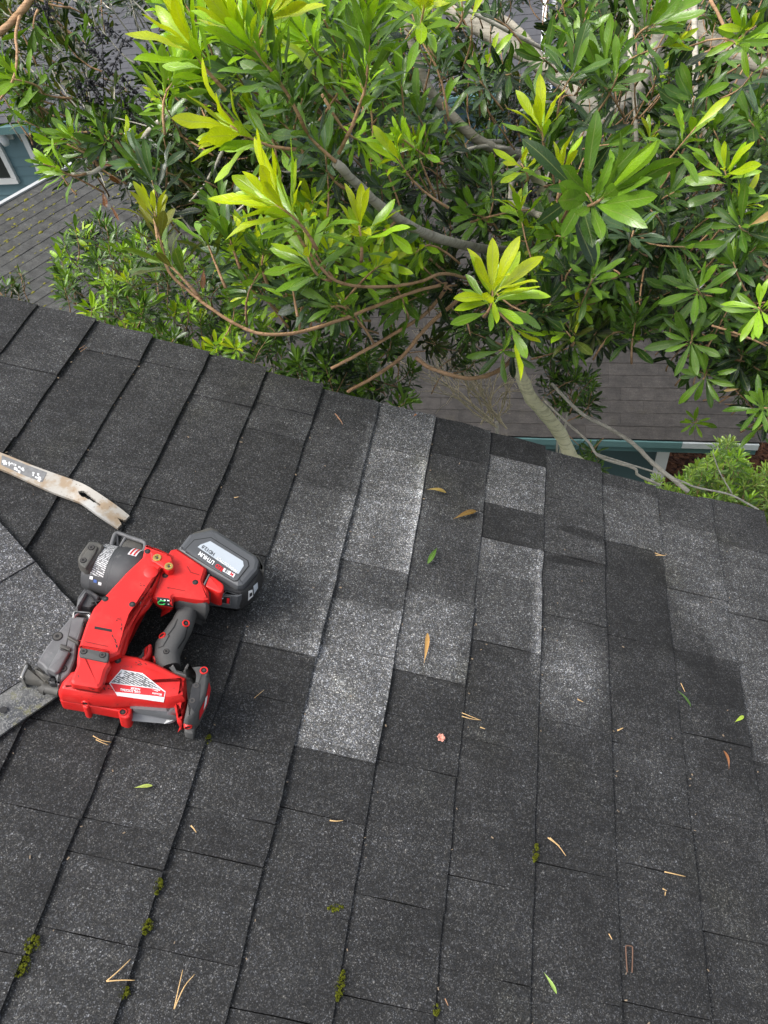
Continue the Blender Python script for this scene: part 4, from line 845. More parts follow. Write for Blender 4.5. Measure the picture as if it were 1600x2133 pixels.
def leaf_template(curl, fold, twist, wid, rows=8):
    vs = np.array([0, .07, .2, .36, .54, .70, .84, .94, 1.0]); hw = np.array([.008, .009, .036, .072, .100, .108, .088, .047, .004]) * wid
    V = []; UV = []
    for a, w_ in zip(vs, hw):
        z = -curl * (a ** 1.8) * .5 + .02 * math.sin(a * 9 + curl * 20); tw = twist * a
        for u_ in (-1, 0, 1):
            x = u_ * w_; zz = z + abs(u_) * w_ * fold + .10 * w_ * math.sin(a * 17 + u_ * 2)
            V.append((x * math.cos(tw) - zz * math.sin(tw) * .2, a * (1 - .08 * curl * a), zz + x * math.sin(tw))); UV.append((u_, a))
    F_ = []
    for r_ in range(len(vs) - 1):
        for c in range(2): F_.append((r_ * 3 + c, r_ * 3 + c + 1, (r_ + 1) * 3 + c + 1, (r_ + 1) * 3 + c))
    return np.array(V), F_, UV
TPL = [leaf_template(c, f, tw, w_) for c, f, tw, w_ in ((.7, .25, -.35, .95), (.0, .5, .5, .8), (.15, .35, .0, 1.0), (.32, .30, .25, .92), (.05, .22, -.2, 1.08), (.45, .45, .15, .85), (-.12, .30, -.1, 1.0), (.25, .15, .4, 1.15))]
def tpl_mesh(k):
    V, F_, UV = TPL[k]; me = bpy.data.meshes.new('leaf_mesh'); me.from_pydata([tuple(q) for q in V], [], F_); me.materials.append(M['leaf'])
    l = me.uv_layers.new(name='UVMap')
    for lp in me.loops: l.data[lp.index].uv = UV[lp.vertex_index]
    ca = me.color_attributes.new('Col', 'FLOAT_COLOR', 'POINT')
    for d in ca.data: d.color = (1, 1, 1, 1)
    me.polygons.foreach_set('use_smooth', [True] * len(me.polygons)); me.update(); return me
TPLM = [tpl_mesh(k) for k in range(len(TPL))]
YY, YG, LG, MG, DG, OL, BG, BR = (.46, .53, .010), (.27, .46, .014), (.135, .26, .020), (.050, .115, .012), (.010, .028, .006), (.075, .083, .015), (.070, .125, .055), (.17, .065, .028)  # DG: old-leaf green, deepened to hold the crown's inner shade
def mixc(a, b, f): return tuple(x * (1 - f) + y * f for x, y in zip(a, b))
class Plant:
    def __init__(s, obj): s.o = obj; s.leaf = []; s.tw = MB(); s.tg = MB()
    def add_leaf(s, pos, d, n, ln, col, k=None):
        s.leaf.append((pos, d / np.linalg.norm(d), n, ln, random.randrange(len(TPL)) if k is None else k, col))
    def shoot(s, base, tip, nl, ll, pal, bare=.25, op=(22, 72), R=.0022, grey=False, bend=None, wid=1.0, stem=True, tipcl=.5):
        base = np.array(base, float); tip = np.array(tip, float); ax = tip - base; L = np.linalg.norm(ax); ax /= L
        bnd = RNG.normal(size=3) * L * .08 if bend is None else np.array(bend)
        P = np.array([base + (tip - base) * f + bnd * math.sin(f * math.pi) for f in np.linspace(0, 1, 6)])
        if stem: (s.tg if grey else s.tw).tube(P, np.linspace(R * 1.25, R * .6, 6), 5, wob=.2)
        r0 = np.cross(ax, [.3, .5, .8]); r0 /= np.linalg.norm(r0); r1 = np.cross(ax, r0); ph = random.uniform(0, 6.28)
        for i in range(nl):
            g = (i + .5) / nl; f = bare + (1 - bare) * (g ** tipcl)
            pos = np.array([np.interp(f, np.linspace(0, 1, 6), P[:, k]) for k in range(3)])
            a = ph + i * 2.39996 + random.uniform(-.25, .25); rad = r0 * math.cos(a) + r1 * math.sin(a)
            th = math.radians(op[1] + (op[0] - op[1]) * g + random.uniform(-16, 16))
            d = ax * math.cos(th) + rad * math.sin(th) + np.array([0, 0, -.10 * (1 - g)]) + RNG.normal(size=3) * .06
            d /= np.linalg.norm(d); n = ax * math.sin(th) - rad * math.cos(th); n += RNG.normal(size=3) * .18; n -= d * (n @ d); n /= np.linalg.norm(n)
            ln = ll * random.uniform(.6, 1.1) * (1 - .35 * max(0, g - .85) / .15 * random.random())
            s.leaf.append((pos + rad * R, d, n, ln, random.randrange(len(TPL)), pal(g)))
    def thin(s, keep):
        out = []
        for i, L_ in enumerate(s.leaf):
            q = CW.T @ (L_[0] + L_[1] * L_[3] * .5 - CAM); hit = False
            if i >= keep and q[2] > .2:
                p = np.array([CX + FPX * q[0] / q[2], CY + FPX * q[1] / q[2]])
                for P, w_ in CORR:
                    for a, b in zip(P[:-1], P[1:]):
                        e = b[:2] - a[:2]; f = min(1, max(0, (p - a[:2]) @ e / (e @ e)))
                        if np.linalg.norm(p - a[:2] - e * f) < w_ * .8 and q[2] < a[2] * (1 - f) + b[2] * f: hit = True; break
                    if hit: break
            if not hit or random.random() < .22: out.append(L_)
        s.leaf = out
    def finish(s, n_obj, mat_leaf, twig=True):
        sc_ = []
        for i, (pos, d, n, ln, k, c) in enumerate(s.leaf):
            q = CW.T @ (pos + d * ln * .5 - CAM)
            if q[2] < .2: sc_.append(0); continue
            x, y = CX + FPX * q[0] / q[2], CY + FPX * q[1] / q[2]
            sc_.append(ln / q[2] if (0 < x < 1600 and 0 < y < 1100) else 0)
        order = np.argsort(-np.array(sc_)); ob = set(order[:n_obj].tolist()); org = ORG[s.o.name]
        VV = []; CC = []; FF = []; UU = []; off = 0
        for i, (pos, d, n, ln, k, c) in enumerate(s.leaf):
            x = np.cross(d, n); Rm = np.stack([x, d, n], 1) * ln
            if i in ob:
                o = bpy.data.objects.new('leaf', TPLM[k]); COL.objects.link(o); o.parent = s.o
                o.matrix_basis = Matrix([[*Rm[q], pos[q] - org[q]] for q in range(3)] + [[0, 0, 0, 1]]); o.color = (*c, 1)
            else:
                T = TPL[k][0]; VV.append(T @ Rm.T + pos - org); CC.append(np.tile((*c, 1), (len(T), 1))); FF.append(np.array(TPL[k][1]) + off); UU.append(np.array(TPL[k][2])[np.array(TPL[k][1]).ravel()]); off += len(T)
        if VV:
            VV = np.concatenate(VV); CC = np.concatenate(CC); FF = np.concatenate(FF); UU = np.concatenate(UU)
            me = bpy.data.meshes.new('foliage'); me.vertices.add(len(VV)); me.vertices.foreach_set('co', VV.ravel()); me.loops.add(FF.size); me.loops.foreach_set('vertex_index', FF.ravel().astype(np.int32))
            me.polygons.add(len(FF)); me.polygons.foreach_set('loop_start', np.arange(0, FF.size, 4, dtype=np.int32)); me.polygons.foreach_set('loop_total', np.full(len(FF), 4, dtype=np.int32))
            me.materials.append(M['leaf']); me.update(calc_edges=True); me.validate()
            l = me.uv_layers.new(name='UVMap'); l.data.foreach_set('uv', UU.ravel()); ca = me.color_attributes.new('Col', 'FLOAT_COLOR', 'POINT'); ca.data.foreach_set('color', CC.ravel())
            me.polygons.foreach_set('use_smooth', np.ones(len(FF), bool)); o = link('foliage', me, s.o); o['kind'] = 'stuff'
        if s.tw.V: o = s.tw.build('twigs', M['twig'], s.o, smooth=180); o['kind'] = 'stuff'
        if s.tg.V: o = s.tg.build('twigs', M['greytwig'], s.o, smooth=180); o['kind'] = 'stuff'
CORR = []
def branch(plant, pts, r0, r1, mat, name='branch', per=5, n=10, clear=None):
    """pts: (px, py, depth); radii in metres"""
    if clear: CORR.append((np.array(pts, float), clear))
    P = smooth_path([at(*q) for q in pts], per); P = P + RNG.normal(size=P.shape) * min(r0, .01) * .08
    mb = MB(); mb.tube(P, np.linspace(r0, r1, len(P)) * (1 + .06 * np.sin(np.arange(len(P)) * 1.9)), n, wob=.06)
    return mb.build(name, M[mat], plant.o, smooth=180)
def inpoly(x, y, P):
    c = False; n = len(P)
    for i in range(n):
        x1, y1 = P[i]; x2, y2 = P[i - 1]
        if (y1 > y) != (y2 > y) and x < (x2 - x1) * (y - y1) / (y2 - y1) + x1: c = not c
    return c
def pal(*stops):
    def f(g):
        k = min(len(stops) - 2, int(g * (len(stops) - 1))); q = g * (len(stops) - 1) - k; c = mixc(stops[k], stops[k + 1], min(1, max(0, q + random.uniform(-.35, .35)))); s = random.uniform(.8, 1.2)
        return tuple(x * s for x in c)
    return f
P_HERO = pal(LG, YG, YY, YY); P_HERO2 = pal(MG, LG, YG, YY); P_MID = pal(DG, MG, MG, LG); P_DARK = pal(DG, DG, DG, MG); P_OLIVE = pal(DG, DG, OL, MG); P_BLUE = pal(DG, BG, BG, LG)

tb = at(1205, 985, 2.75)
tree = empty('evergreen_tree', (tb[0] + .1, tb[1] + .1, GZ), 'large broadleaf evergreen tree with pale limbs and yellow green shoots overhanging the roof edge', 'tree')
T = Plant(tree)
tk = smooth_path([(tb[0] + .12, tb[1] + .15, GZ - .2), (tb[0] + .1, tb[1] + .12, -4.0), (tb[0] + .05, tb[1] + .06, -2.0)] + [at(*q) for q in ((1215, 1010, 2.75), (1188, 950, 2.7), (1168, 905, 2.67), (1135, 862, 2.63), (1108, 832, 2.6), (1093, 800, 2.6), (1078, 760, 2.6), (1082, 700, 2.55), (1105, 620, 2.5), (1135, 500, 2.4), (1130, 400, 2.3), (1090, 325, 2.2))], 5)
mb = MB(); rr = np.interp(np.arange(len(tk)), [0, 15, 40, len(tk) - 1], [.055, .0255, .0225, .018]); rr *= 1 + .05 * np.sin(np.arange(len(tk)) * 1.3); mb.tube(tk, rr, 14, wob=.05); mb.build('trunk', M['bark_green'], tree, smooth=180)
branch(T, [(1090, 325, 2.2), (1040, 312, 2.1), (990, 287, 2.05), (938, 238, 2.0), (897, 190, 1.95), (872, 130, 1.9), (850, 60, 1.85), (840, -30, 1.8)], .016, .009, 'bark', clear=28)
branch(T, [(1130, 400, 2.3), (1180, 320, 2.4), (1258, 248, 2.45), (1318, 200, 2.5), (1345, 150, 2.5), (1375, 70, 2.55), (1400, -30, 2.6)], .020, .025, 'bark', clear=48)
branch(T, [(1258, 248, 2.45), (1200, 190, 2.7), (1125, 132, 2.8), (1060, 92, 2.85), (985, 48, 2.9), (890, -20, 3.0)], .030, .036, 'bark', clear=50)
branch(T, [(1130, 128, 2.85), (1110, 95, 2.9), (1065, 50, 2.95), (1020, 20, 3.0), (980, -20, 3.0)], .016, .012, 'bark')
branch(T, [(1390, -30, 3.0), (1450, 52, 2.9), (1500, 95, 2.85), (1560, 128, 2.8), (1640, 150, 2.7)], .034, .026, 'bark', clear=36)
branch(T, [(1445, -20, 1.9), (1448, 110, 1.92), (1450, 200, 1.95), (1462, 250, 2.0), (1478, 330, 2.05), (1490, 420, 2.1)], .0085, .005, 'greytwig', n=7, clear=20)
branch(T, [(1318, -20, 2.0), (1314, 130, 2.0), (1322, 210, 2.05), (1326, 310, 2.1)], .008, .006, 'greytwig', n=7, clear=18)
branch(T, [(1450, 200, 1.95), (1425, 235, 1.95), (1410, 260, 2.0)], .005, .004, 'greytwig', n=6)
branch(T, [(1510, 100, 2.4), (1470, 110, 2.3), (1430, 140, 2.2), (1360, 185, 2.2)], .005, .003, 'twig', n=6)
branch(T, [(1480, 0, 2.0), (1505, 50, 2.0), (1515, 95, 2.0)], .005, .004, 'twig', n=6)
branch(T, [(1045, 295, 2.15), (990, 290, 2.1), (970, 262, 2.05), (930, 240, 2.0)], .006, .005, 'greytwig', n=6)
branch(T, [(1060, 310, 2.1), (1000, 305, 2.05), (950, 320, 2.0), (890, 335, 1.95)], .006, .004, 'greytwig', n=6, clear=14)
branch(T, [(1140, 500, 2.35), (1040, 520, 1.9), (915, 497, 1.5), (830, 455, 1.36), (765, 405, 1.25), (700, 338, 1.15)], .012, .0075, 'bark', clear=20)
branch(T, [(1100, 600, 2.45), (1010, 590, 1.9), (930, 570, 1.55), (870, 588, 1.45), (790, 598, 1.35), (700, 585, 1.25), (640, 520, 1.2), (600, 452, 1.15)], .0038, .0022, 'twig', n=7)
branch(T, [(930, 590, 1.6), (850, 612, 1.5), (740, 655, 1.4), (640, 688, 1.32), (560, 697, 1.27), (500, 680, 1.25), (440, 642, 1.23), (392, 605, 1.22), (352, 565, 1.2), (330, 500, 1.18), (322, 455, 1.17)], .0038, .0022, 'twig', n=7)
branch(T, [(930, 600, 1.75), (890, 650, 1.7), (830, 690, 1.66), (760, 730, 1.63), (690, 768, 1.6)], .0045, .0035, 'twig', n=7)
branch(T, [(960, 620, 1.8), (890, 680, 1.75), (840, 740, 1.72), (780, 785, 1.7), (724, 816, 1.68)], .005, .004, 'twig', n=7)
branch(T, [(866, 745, 1.75), (900, 768, 1.75), (970, 788, 1.78), (1020, 780, 1.85), (1060, 755, 2.0), (1085, 720, 2.3)], .005, .006, 'twig', n=6)
branch(T, [(1265, 170, 2.3), (1050, 60, 2.0), (900, -20, 1.9)], .006, .006, 'greytwig', n=6)
branch(T, [(620, -20, 2.0), (540, 60, 2.05), (470, 130, 1.85), (400, 195, 1.8), (330, 258, 1.75), (275, 305, 1.72), (235, 333, 1.7), (190, 360, 1.7), (150, 362, 1.68)], .0105, .004, 'greytwig', n=8)
branch(T, [(235, 333, 1.7), (210, 330, 1.68), (170, 315, 1.66), (140, 300, 1.65)], .004, .002, 'twig', n=6)
branch(T, [(600, -10, 2.2), (560, 30, 2.2), (538, 60, 2.2), (530, 100, 2.2), (556, 150, 2.2), (562, 180, 2.2)], .006, .004, 'greytwig', n=6)
branch(T, [(75, -20, 1.55), (45, 22, 1.55), (15, 55, 1.55), (-30, 85, 1.55)], .008, .007, 'twig', n=7)
branch(T, [(42, 30, 1.55), (33, 75, 1.53), (36, 110, 1.52), (28, 165, 1.5), (0, 208, 1.5)], .0035, .0025, 'twig', n=6)
branch(T, [(545, 330, 1.6), (540, 380, 1.62), (505, 430, 1.65), (440, 480, 1.7)], .004, .002, 'greytwig', n=6)
branch(T, [(465, 312, 1.7), (430, 380, 1.7), (395, 420, 1.72)], .004, .002, 'greytwig', n=6)
branch(T, [(1190, 462, 1.5), (1130, 450, 1.55), (1080, 430, 1.7), (1060, 400, 1.9), (1090, 325, 2.2)], .007, .009, 'bark')
# bare boughs at lower right (broken branch, forked twig)
branch(T, [(1150, 800, 2.6), (1210, 860, 2.45), (1265, 890, 2.4), (1320, 925, 2.35), (1360, 965, 2.3), (1434, 1024, 2.28)], .0055, .0075, 'greytwig', n=8, clear=25)
branch(T, [(1130, 830, 2.6), (1180, 880, 2.5), (1225, 920, 2.45), (1250, 952, 2.42), (1320, 975, 2.4), (1330, 990, 2.4), (1375, 1010, 2.4)], .004, .005, 'greytwig', n=7)
branch(T, [(1240, 945, 3.0), (1400, 995, 3.0), (1450, 1015, 3.0), (1520, 1030, 3.0), (1580, 1062, 3.0)], .004, .004, 'greytwig', n=6)
branch(T, [(1525, 1028, 3.0), (1500, 985, 3.0), (1485, 945, 3.0)], .003, .002, 'greytwig', n=6)

# shoots one can tell apart: (stem tip px, stem base px, depth tip, depth base, leaves, leaf length, palette, opening)
HERO = [
 ((480, 262), (620, 312), 1.10, 1.16, 17, .108, P_HERO, (18, 55)), ((575, 425), (660, 520), 1.08, 1.15, 22, .112, P_HERO, (15, 62)),
 ((492, 60), (640, 280), 1.00, 1.12, 46, .080, P_HERO2, (18, 58)), ((640, 280), (700, 338), 1.12, 1.15, 8, .08, P_BLUE, (50, 75)),
 ((755, -30), (706, 320), .98, 1.14, 54, .080, P_HERO2, (16, 58)), ((560, 30), (520, 110), 1.05, 1.1, 14, .10, P_HERO, (18, 60)),
 ((395, 90), (470, 190), 1.08, 1.14, 12, .12, P_HERO, (14, 45)), ((748, 470), (752, 545), 1.15, 1.2, 12, .078, P_HERO, (15, 60)), ((640, 530), (690, 585), 1.2, 1.25, 14, .085, P_HERO2, (40, 75)),
 ((1238, 430), (1170, 462), 1.25, 1.42, 20, .125, pal(DG, MG, LG, LG), (25, 75)), ((1262, 400), (1225, 430), 1.22, 1.25, 7, .13, pal(LG, LG, YG), (15, 40)),
 ((1026, 605), (1008, 660), 1.22, 1.28, 20, .098, P_HERO, (20, 78)), ((1075, 690), (1030, 640), 1.28, 1.26, 7, .085, P_HERO2, (20, 50)),
 ((1128, 262), (1132, 330), 1.5, 1.55, 12, .095, P_HERO, (15, 60)), ((1165, 355), (1160, 420), 1.45, 1.5, 10, .09, P_HERO, (12, 50)), ((1085, 340), (1095, 380), 1.5, 1.55, 10, .07, P_HERO, (25, 75)),
 ((322, 440), (345, 545), 1.16, 1.2, 16, .062, pal(OL, (.20, .20, .02), YY), (12, 50)), ((345, 545), (420, 625), 1.2, 1.23, 12, .085, pal(MG, OL, LG), (40, 70)),
 ((1258, 140), (1268, 195), 1.55, 1.6, 16, .098, pal(DG, MG, LG), (18, 80)), ((1360, 50), (1320, 90), 1.5, 1.55, 15, .11, pal(MG, LG, LG), (20, 75)), ((1200, 90), (1195, 110), 1.6, 1.62, 8, .085, pal(MG, LG, YG), (25, 80)),
 ((885, 10), (872, 110), 1.2, 1.3, 20, .095, P_HERO, (15, 65)), ((960, -10), (950, 60), 1.5, 1.55, 12, .09, P_HERO2, (20, 70)),
 ((1452, 602), (1462, 625), 1.5, 1.55, 13, .082, pal(MG, LG), (50, 88)), ((1438, 715), (1442, 690), 1.55, 1.6, 13, .088, pal(MG, LG), (50, 90)), ((1465, 790), (1470, 770), 1.6, 1.65, 11, .085, pal(MG, LG), (55, 100)),
 ((1442, 882), (1446, 868), 2.6, 2.65, 9, .075, pal(LG, YG), (50, 85)), ((1580, 640), (1600, 660), 1.4, 1.45, 11, .075, pal(LG, YG), (40, 85)), ((1560, 60), (1590, 90), 1.5, 1.6, 12, .08, P_HERO2, (25, 75)),
 ((150, 285), (205, 345), 1.62, 1.68, 17, .072, pal(MG, LG, YG), (20, 70)), ((110, 345), (180, 362), 1.62, 1.68, 14, .07, pal(LG, YG), (15, 60)), ((75, 190), (150, 205), 1.7, 1.75, 20, .075, pal(MG, LG, LG), (20, 65)), ((30, 165), (90, 195), 1.5, 1.6, 9, .09, pal(LG, YG), (18, 50)),
 ((70, 60), (80, 20), 1.6, 1.6, 10, .07, P_MID, (30, 70)), ((265, 300), (250, 330), 1.7, 1.7, 12, .07, P_HERO2, (20, 70)),
 ((480, 500), (500, 560), 1.3, 1.32, 12, .075, P_MID, (22, 60)), ((555, 520), (560, 600), 1.3, 1.35, 14, .08, P_MID, (22, 60)), ((430, 500), (470, 600), 1.3, 1.32, 10, .075, pal(OL, LG), (20, 55)), ((610, 600), (620, 660), 1.3, 1.33, 10, .08, P_BLUE, (30, 75)), ((690, 640), (735, 655), 1.35, 1.4, 12, .08, pal(MG, LG), (25, 75)),
 ((800, 480), (830, 455), 1.33, 1.36, 9, .085, P_HERO2, (35, 80)), ((1130, 120), (1160, 150), 1.6, 1.7, 10, .09, P_MID, (25, 80)), ((1320, 480), (1310, 520), 1.45, 1.5, 14, .085, P_BLUE, (30, 85)), ((1190, 560), (1180, 600), 1.5, 1.55, 14, .085, P_DARK, (30, 85)),
 ((1180, 690), (1190, 720), 1.6, 1.65, 12, .08, pal(MG, OL, YG), (25, 85)), ((1040, 730), (1075, 720), 1.7, 1.75, 10, .08, P_MID, (60, 100)), ((980, 700), (960, 660), 1.6, 1.6, 12, .08, P_DARK, (60, 100)), ((1540, 470), (1570, 490), 1.5, 1.55, 14, .085, P_MID, (40, 85)),
 ((1450, 280), (1470, 330), 1.6, 1.65, 14, .095, P_MID, (20, 75)), ((1240, 260), (1250, 300), 1.7, 1.75, 13, .09, P_BLUE, (30, 80)), ((1560, 250), (1580, 300), 1.6, 1.65, 14, .085, P_MID, (25, 80))]
for tp, bs, d1, d0, nl, ll, pl, op in HERO: T.shoot(at(*bs, d0), at(*tp, d1), int(nl * 1.25), ll * 1.0, pl, bare=.12, op=op, R=.0026)
# a few dry leaves still hanging
for (x, y, D, dx, dy, l_) in ((425, 560, 1.22, -.1, 1, .065), (230, 425, 1.7, .5, 1, .07), (215, 400, 1.7, .1, 1, .06), (255, 385, 1.7, -.6, -.4, .05), (210, 345, 1.66, 1, -.1, .05), (480, 400, 1.65, .3, -.9, .05), (440, 455, 1.65, -1, .1, .05), (1560, 470, 1.4, 1, -.5, .08), (1540, 810, 1.5, -1, .1, .06)):
    a = at(x, y, D); d = at(x + dx * 20, y + dy * 20, D - .02) - a; T.add_leaf(a, d, RNG.normal(size=3) * .3 + (CAM - a) / np.linalg.norm(CAM - a), l_, BR if x < 1500 else (.45, .30, .12), 3)
N_HERO = len(T.leaf); CORR.append((np.array([(1195, 960, 9), (1150, 885, 9), (1108, 832, 9), (1085, 785, 9), (1076, 752, 9)], float), 42))
# the mass of the crown: regions of the photograph's crown at their own depths
MAIN = [(330, -60), (1660, -60), (1660, 900), (1590, 880), (1560, 800), (1500, 740), (1420, 730), (1340, 700), (1290, 690), (1210, 690), (1150, 700), (1060, 700), (960, 680), (900, 640), (780, 630), (640, 640), (520, 640), (450, 560), (400, 470), (330, 410), (260, 380), (330, 250)]
LEFT = [(-60, -60), (420, -60), (420, 250), (330, 390), (250, 360), (180, 330), (60, 250), (-40, 190)]
ROOFGAP = [(1010, -20), (1150, -20), (1140, 130), (1060, 110)]
LEFTGAP = [(-10, 60), (150, 40), (350, -20), (400, 60), (300, 130), (120, 230), (-10, 230)]
ctr = at(1130, 420, 2.5)
def fill(poly, count, D0, D1, ll, pals, nl=(12, 20), up=.7, avoid=(), skip=0.0, seed=1, plant=None, L=(.10, .17), grey=False, out=1.0, sel=None, op=(25, 82)):
    r = random.Random(seed); xs = [p[0] for p in poly]; ys = [p[1] for p in poly]; k = 0; tries = 0
    while k < count and tries < count * 40:
        tries += 1; x, y = r.uniform(min(xs), max(xs)), r.uniform(min(ys), max(ys))
        if not inpoly(x, y, poly): continue
        if any(inpoly(x, y, a) and r.random() < pr for a, pr in avoid): continue
        D = r.uniform(D0, D1); tip = at(x, y, D); o_ = tip - ctr; o_ /= np.linalg.norm(o_)
        d = np.array([0, 0, up]) + o_ * out * .6 + RNG.normal(size=3) * .45; d /= np.linalg.norm(d); l_ = r.uniform(*L)
        pl = r.choice(pals); (plant or T).shoot(tip - d * l_, tip, int(r.randint(*nl) * 1.3), ll * r.uniform(.65, 1.02), pl, bare=.3, op=op, grey=grey and r.random() < .6); k += 1
av = [(ROOFGAP, .93)]
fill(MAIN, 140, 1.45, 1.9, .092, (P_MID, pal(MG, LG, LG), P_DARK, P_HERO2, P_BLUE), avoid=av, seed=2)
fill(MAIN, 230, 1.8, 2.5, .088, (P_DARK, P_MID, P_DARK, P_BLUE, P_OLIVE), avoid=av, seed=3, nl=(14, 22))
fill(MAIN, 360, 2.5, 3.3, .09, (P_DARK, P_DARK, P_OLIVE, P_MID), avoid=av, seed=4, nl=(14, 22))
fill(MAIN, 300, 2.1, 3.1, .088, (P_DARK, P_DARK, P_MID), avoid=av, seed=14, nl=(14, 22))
fill(LEFT, 60, 2.0, 2.8, .07, (P_DARK, P_OLIVE), avoid=[(LEFTGAP, .75)], seed=16, grey=True)
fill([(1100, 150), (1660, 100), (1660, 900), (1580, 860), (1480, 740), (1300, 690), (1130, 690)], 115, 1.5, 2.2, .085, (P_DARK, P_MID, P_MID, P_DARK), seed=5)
fill([(1480, 640), (1660, 600), (1660, 930), (1580, 890), (1520, 800)], 40, 1.5, 2.0, .08, (P_DARK, P_MID), seed=15, op=(40, 100), up=-.2)
fill([(820, 630), (1420, 640), (1300, 720), (1180, 725), (1060, 690), (930, 700)], 30, 1.7, 2.3, .078, (P_DARK, P_OLIVE, P_MID), seed=6, up=-.3, op=(40, 95))
fill(LEFT, 100, 1.75, 2.4, .068, (P_OLIVE, P_OLIVE, P_DARK, P_MID), avoid=[(LEFTGAP, .6)], seed=7, grey=True)
fill([(300, 220), (560, 230), (580, 480), (430, 470), (330, 400)], 92, 1.75, 2.3, .066, (P_OLIVE, P_DARK, P_OLIVE), seed=8, grey=True, up=-.1)
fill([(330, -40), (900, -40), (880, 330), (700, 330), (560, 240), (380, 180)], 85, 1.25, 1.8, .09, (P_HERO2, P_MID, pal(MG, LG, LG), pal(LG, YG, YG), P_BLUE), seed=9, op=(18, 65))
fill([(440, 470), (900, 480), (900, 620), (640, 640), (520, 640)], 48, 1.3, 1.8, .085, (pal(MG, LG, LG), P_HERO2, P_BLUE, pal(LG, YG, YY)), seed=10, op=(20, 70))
fill([(50, 250), (200, 240), (260, 330), (190, 350), (70, 350)], 16, 1.6, 1.85, .066, (P_MID, pal(MG, LG, YG), P_BLUE), seed=31)
fill([(-20, 130), (120, 150), (140, 215), (-20, 230)], 9, 1.6, 1.9, .068, (P_MID, pal(MG, LG, YG)), seed=32)
# black fruit clusters
BER = [(100, 20, 1.75), (95, 45, 1.75), (205, 72, 1.8), (245, 72, 1.85), (195, 110, 1.85), (240, 130, 1.8), (215, 150, 1.8), (190, 175, 1.8), (205, 205, 1.82), (275, 185, 1.85), (262, 215, 1.85), (332, 205, 1.8), (355, 120, 1.8), (255, 245, 1.85), (300, 270, 1.85), (310, 285, 1.85), (330, 378, 1.75), (460, 335, 1.8), (185, 285, 1.7), (310, 120, 1.85), (170, 190, 1.85), (60, 20, 1.75), (500, 410, 1.8),
       (885, 130, 2.0), (1078, 235, 1.9), (1072, 250, 1.9), (1105, 405, 1.85), (880, 350, 1.95), (900, 360, 1.95), (1160, 580, 1.75), (1170, 595, 1.75), (970, 170, 2.1), (960, 200, 2.1), (1500, 180, 2.0), (930, 590, 1.7), (800, 660, 1.8)]
for (x, y, D) in BER:
    mb = MB(); c = at(x, y, D); a = RNG.normal(size=3) * .012 + np.array([0, 0, .022])
    mb.tube([c - a * 1.6, c + a * 1.6], .0014, 5)
    for j in range(random.randint(26, 40)):
        q = c + a * random.uniform(-1.3, 1.3) + RNG.normal(size=3) * .007; r_ = random.uniform(.0032, .0052)
        mb.add([q + np.array(v) * r_ for v in ico] , icf)
    mb.build('berry_cluster', M['berry'], tree, smooth=180)
T.thin(N_HERO); T.finish(298, None)

def bush(name, label, cat, ground, group=None):
    o = empty(name, ground, label, cat, group); return Plant(o)
def stems(pl, pts, mat='greytwig', r=.012):
    for a in pts:
        P = smooth_path([ORG[pl.o.name] + np.array([0, 0, -.05]), ORG[pl.o.name] * .6 + np.array(a) * .4 + RNG.normal(size=3) * .1, np.array(a)], 5)
        mb = MB(); mb.tube(P, np.linspace(r * 1.8, r * .4, len(P)), 7, wob=.1); mb.build('stem', M[mat], pl.o, smooth=180)
g = at(330, 620, 3.6)
B1 = bush('green_shrub', 'fresh green leafy shrub rising behind the roof edge at the left, below the mossy roof', 'shrub', (g[0], g[1] + .2, GZ))
SHR = [(140, 470), (230, 445), (330, 470), (430, 520), (520, 620), (600, 720), (560, 800), (330, 740), (200, 680), (110, 600), (120, 520)]
ctr = at(330, 700, 3.6)
fill(SHR, 120, 2.7, 3.4, .080, (P_HERO2, P_MID, pal(MG, LG, YG), P_MID, pal(DG, LG, YG), pal(LG, YG, YG)), seed=21, plant=B1, up=.9)
fill(SHR, 110, 3.2, 4.0, .085, (P_DARK, P_MID), seed=22, plant=B1, up=.9)
fill([(560, 690), (860, 700), (880, 840), (700, 840), (600, 800)], 62, 2.7, 3.4, .085, (P_MID, P_DARK, pal(MG, LG)), seed=23, plant=B1, up=1.0)
fill([(850, 720), (1060, 700), (1060, 760), (900, 790)], 10, 2.6, 3.2, .08, (P_MID, P_OLIVE), seed=33, plant=B1, up=.4)
stems(B1, [at(330, 560, 3.3), at(240, 520, 3.3), at(420, 650, 3.3), at(560, 740, 3.3), at(700, 760, 3.3), at(800, 800, 3.3)])
B1.finish(200, None)
g = at(30, 640, 3.9)
B2 = bush('small_shrub', 'small dull green sprig poking above the roof edge at the far left', 'shrub', (g[0], g[1] + .3, GZ)); ctr = at(30, 640, 3.6)
fill([(-40, 575), (60, 565), (80, 620), (60, 660), (-40, 660)], 22, 3.3, 3.7, .062, (P_BLUE, P_DARK, P_OLIVE), seed=24, plant=B2, up=.9); stems(B2, [at(30, 600, 3.5), at(0, 610, 3.5)]); B2.finish(60, None)
g = at(1180, 860, 3.6)
B3 = bush('low_sapling', 'dark green leafy sapling growing right beside the pale trunk', 'shrub', (g[0], g[1] + .2, GZ)); ctr = at(1180, 840, 3.4)
fill([(1120, 740), (1190, 730), (1260, 800), (1230, 850), (1150, 850), (1115, 800)], 26, 3.0, 3.4, .08, (P_MID, pal(DG, MG, LG), P_DARK), seed=25, plant=B3, up=.6); fill([(1200, 920), (1270, 940), (1260, 990), (1200, 980)], 7, 3.2, 3.5, .08, (P_MID,), seed=26, plant=B3, up=.9)
stems(B3, [at(1170, 800, 3.2), at(1200, 770, 3.2), at(1220, 950, 3.4)]); B3.finish(100, None)
g = atZ(1520, 1060, GZ)
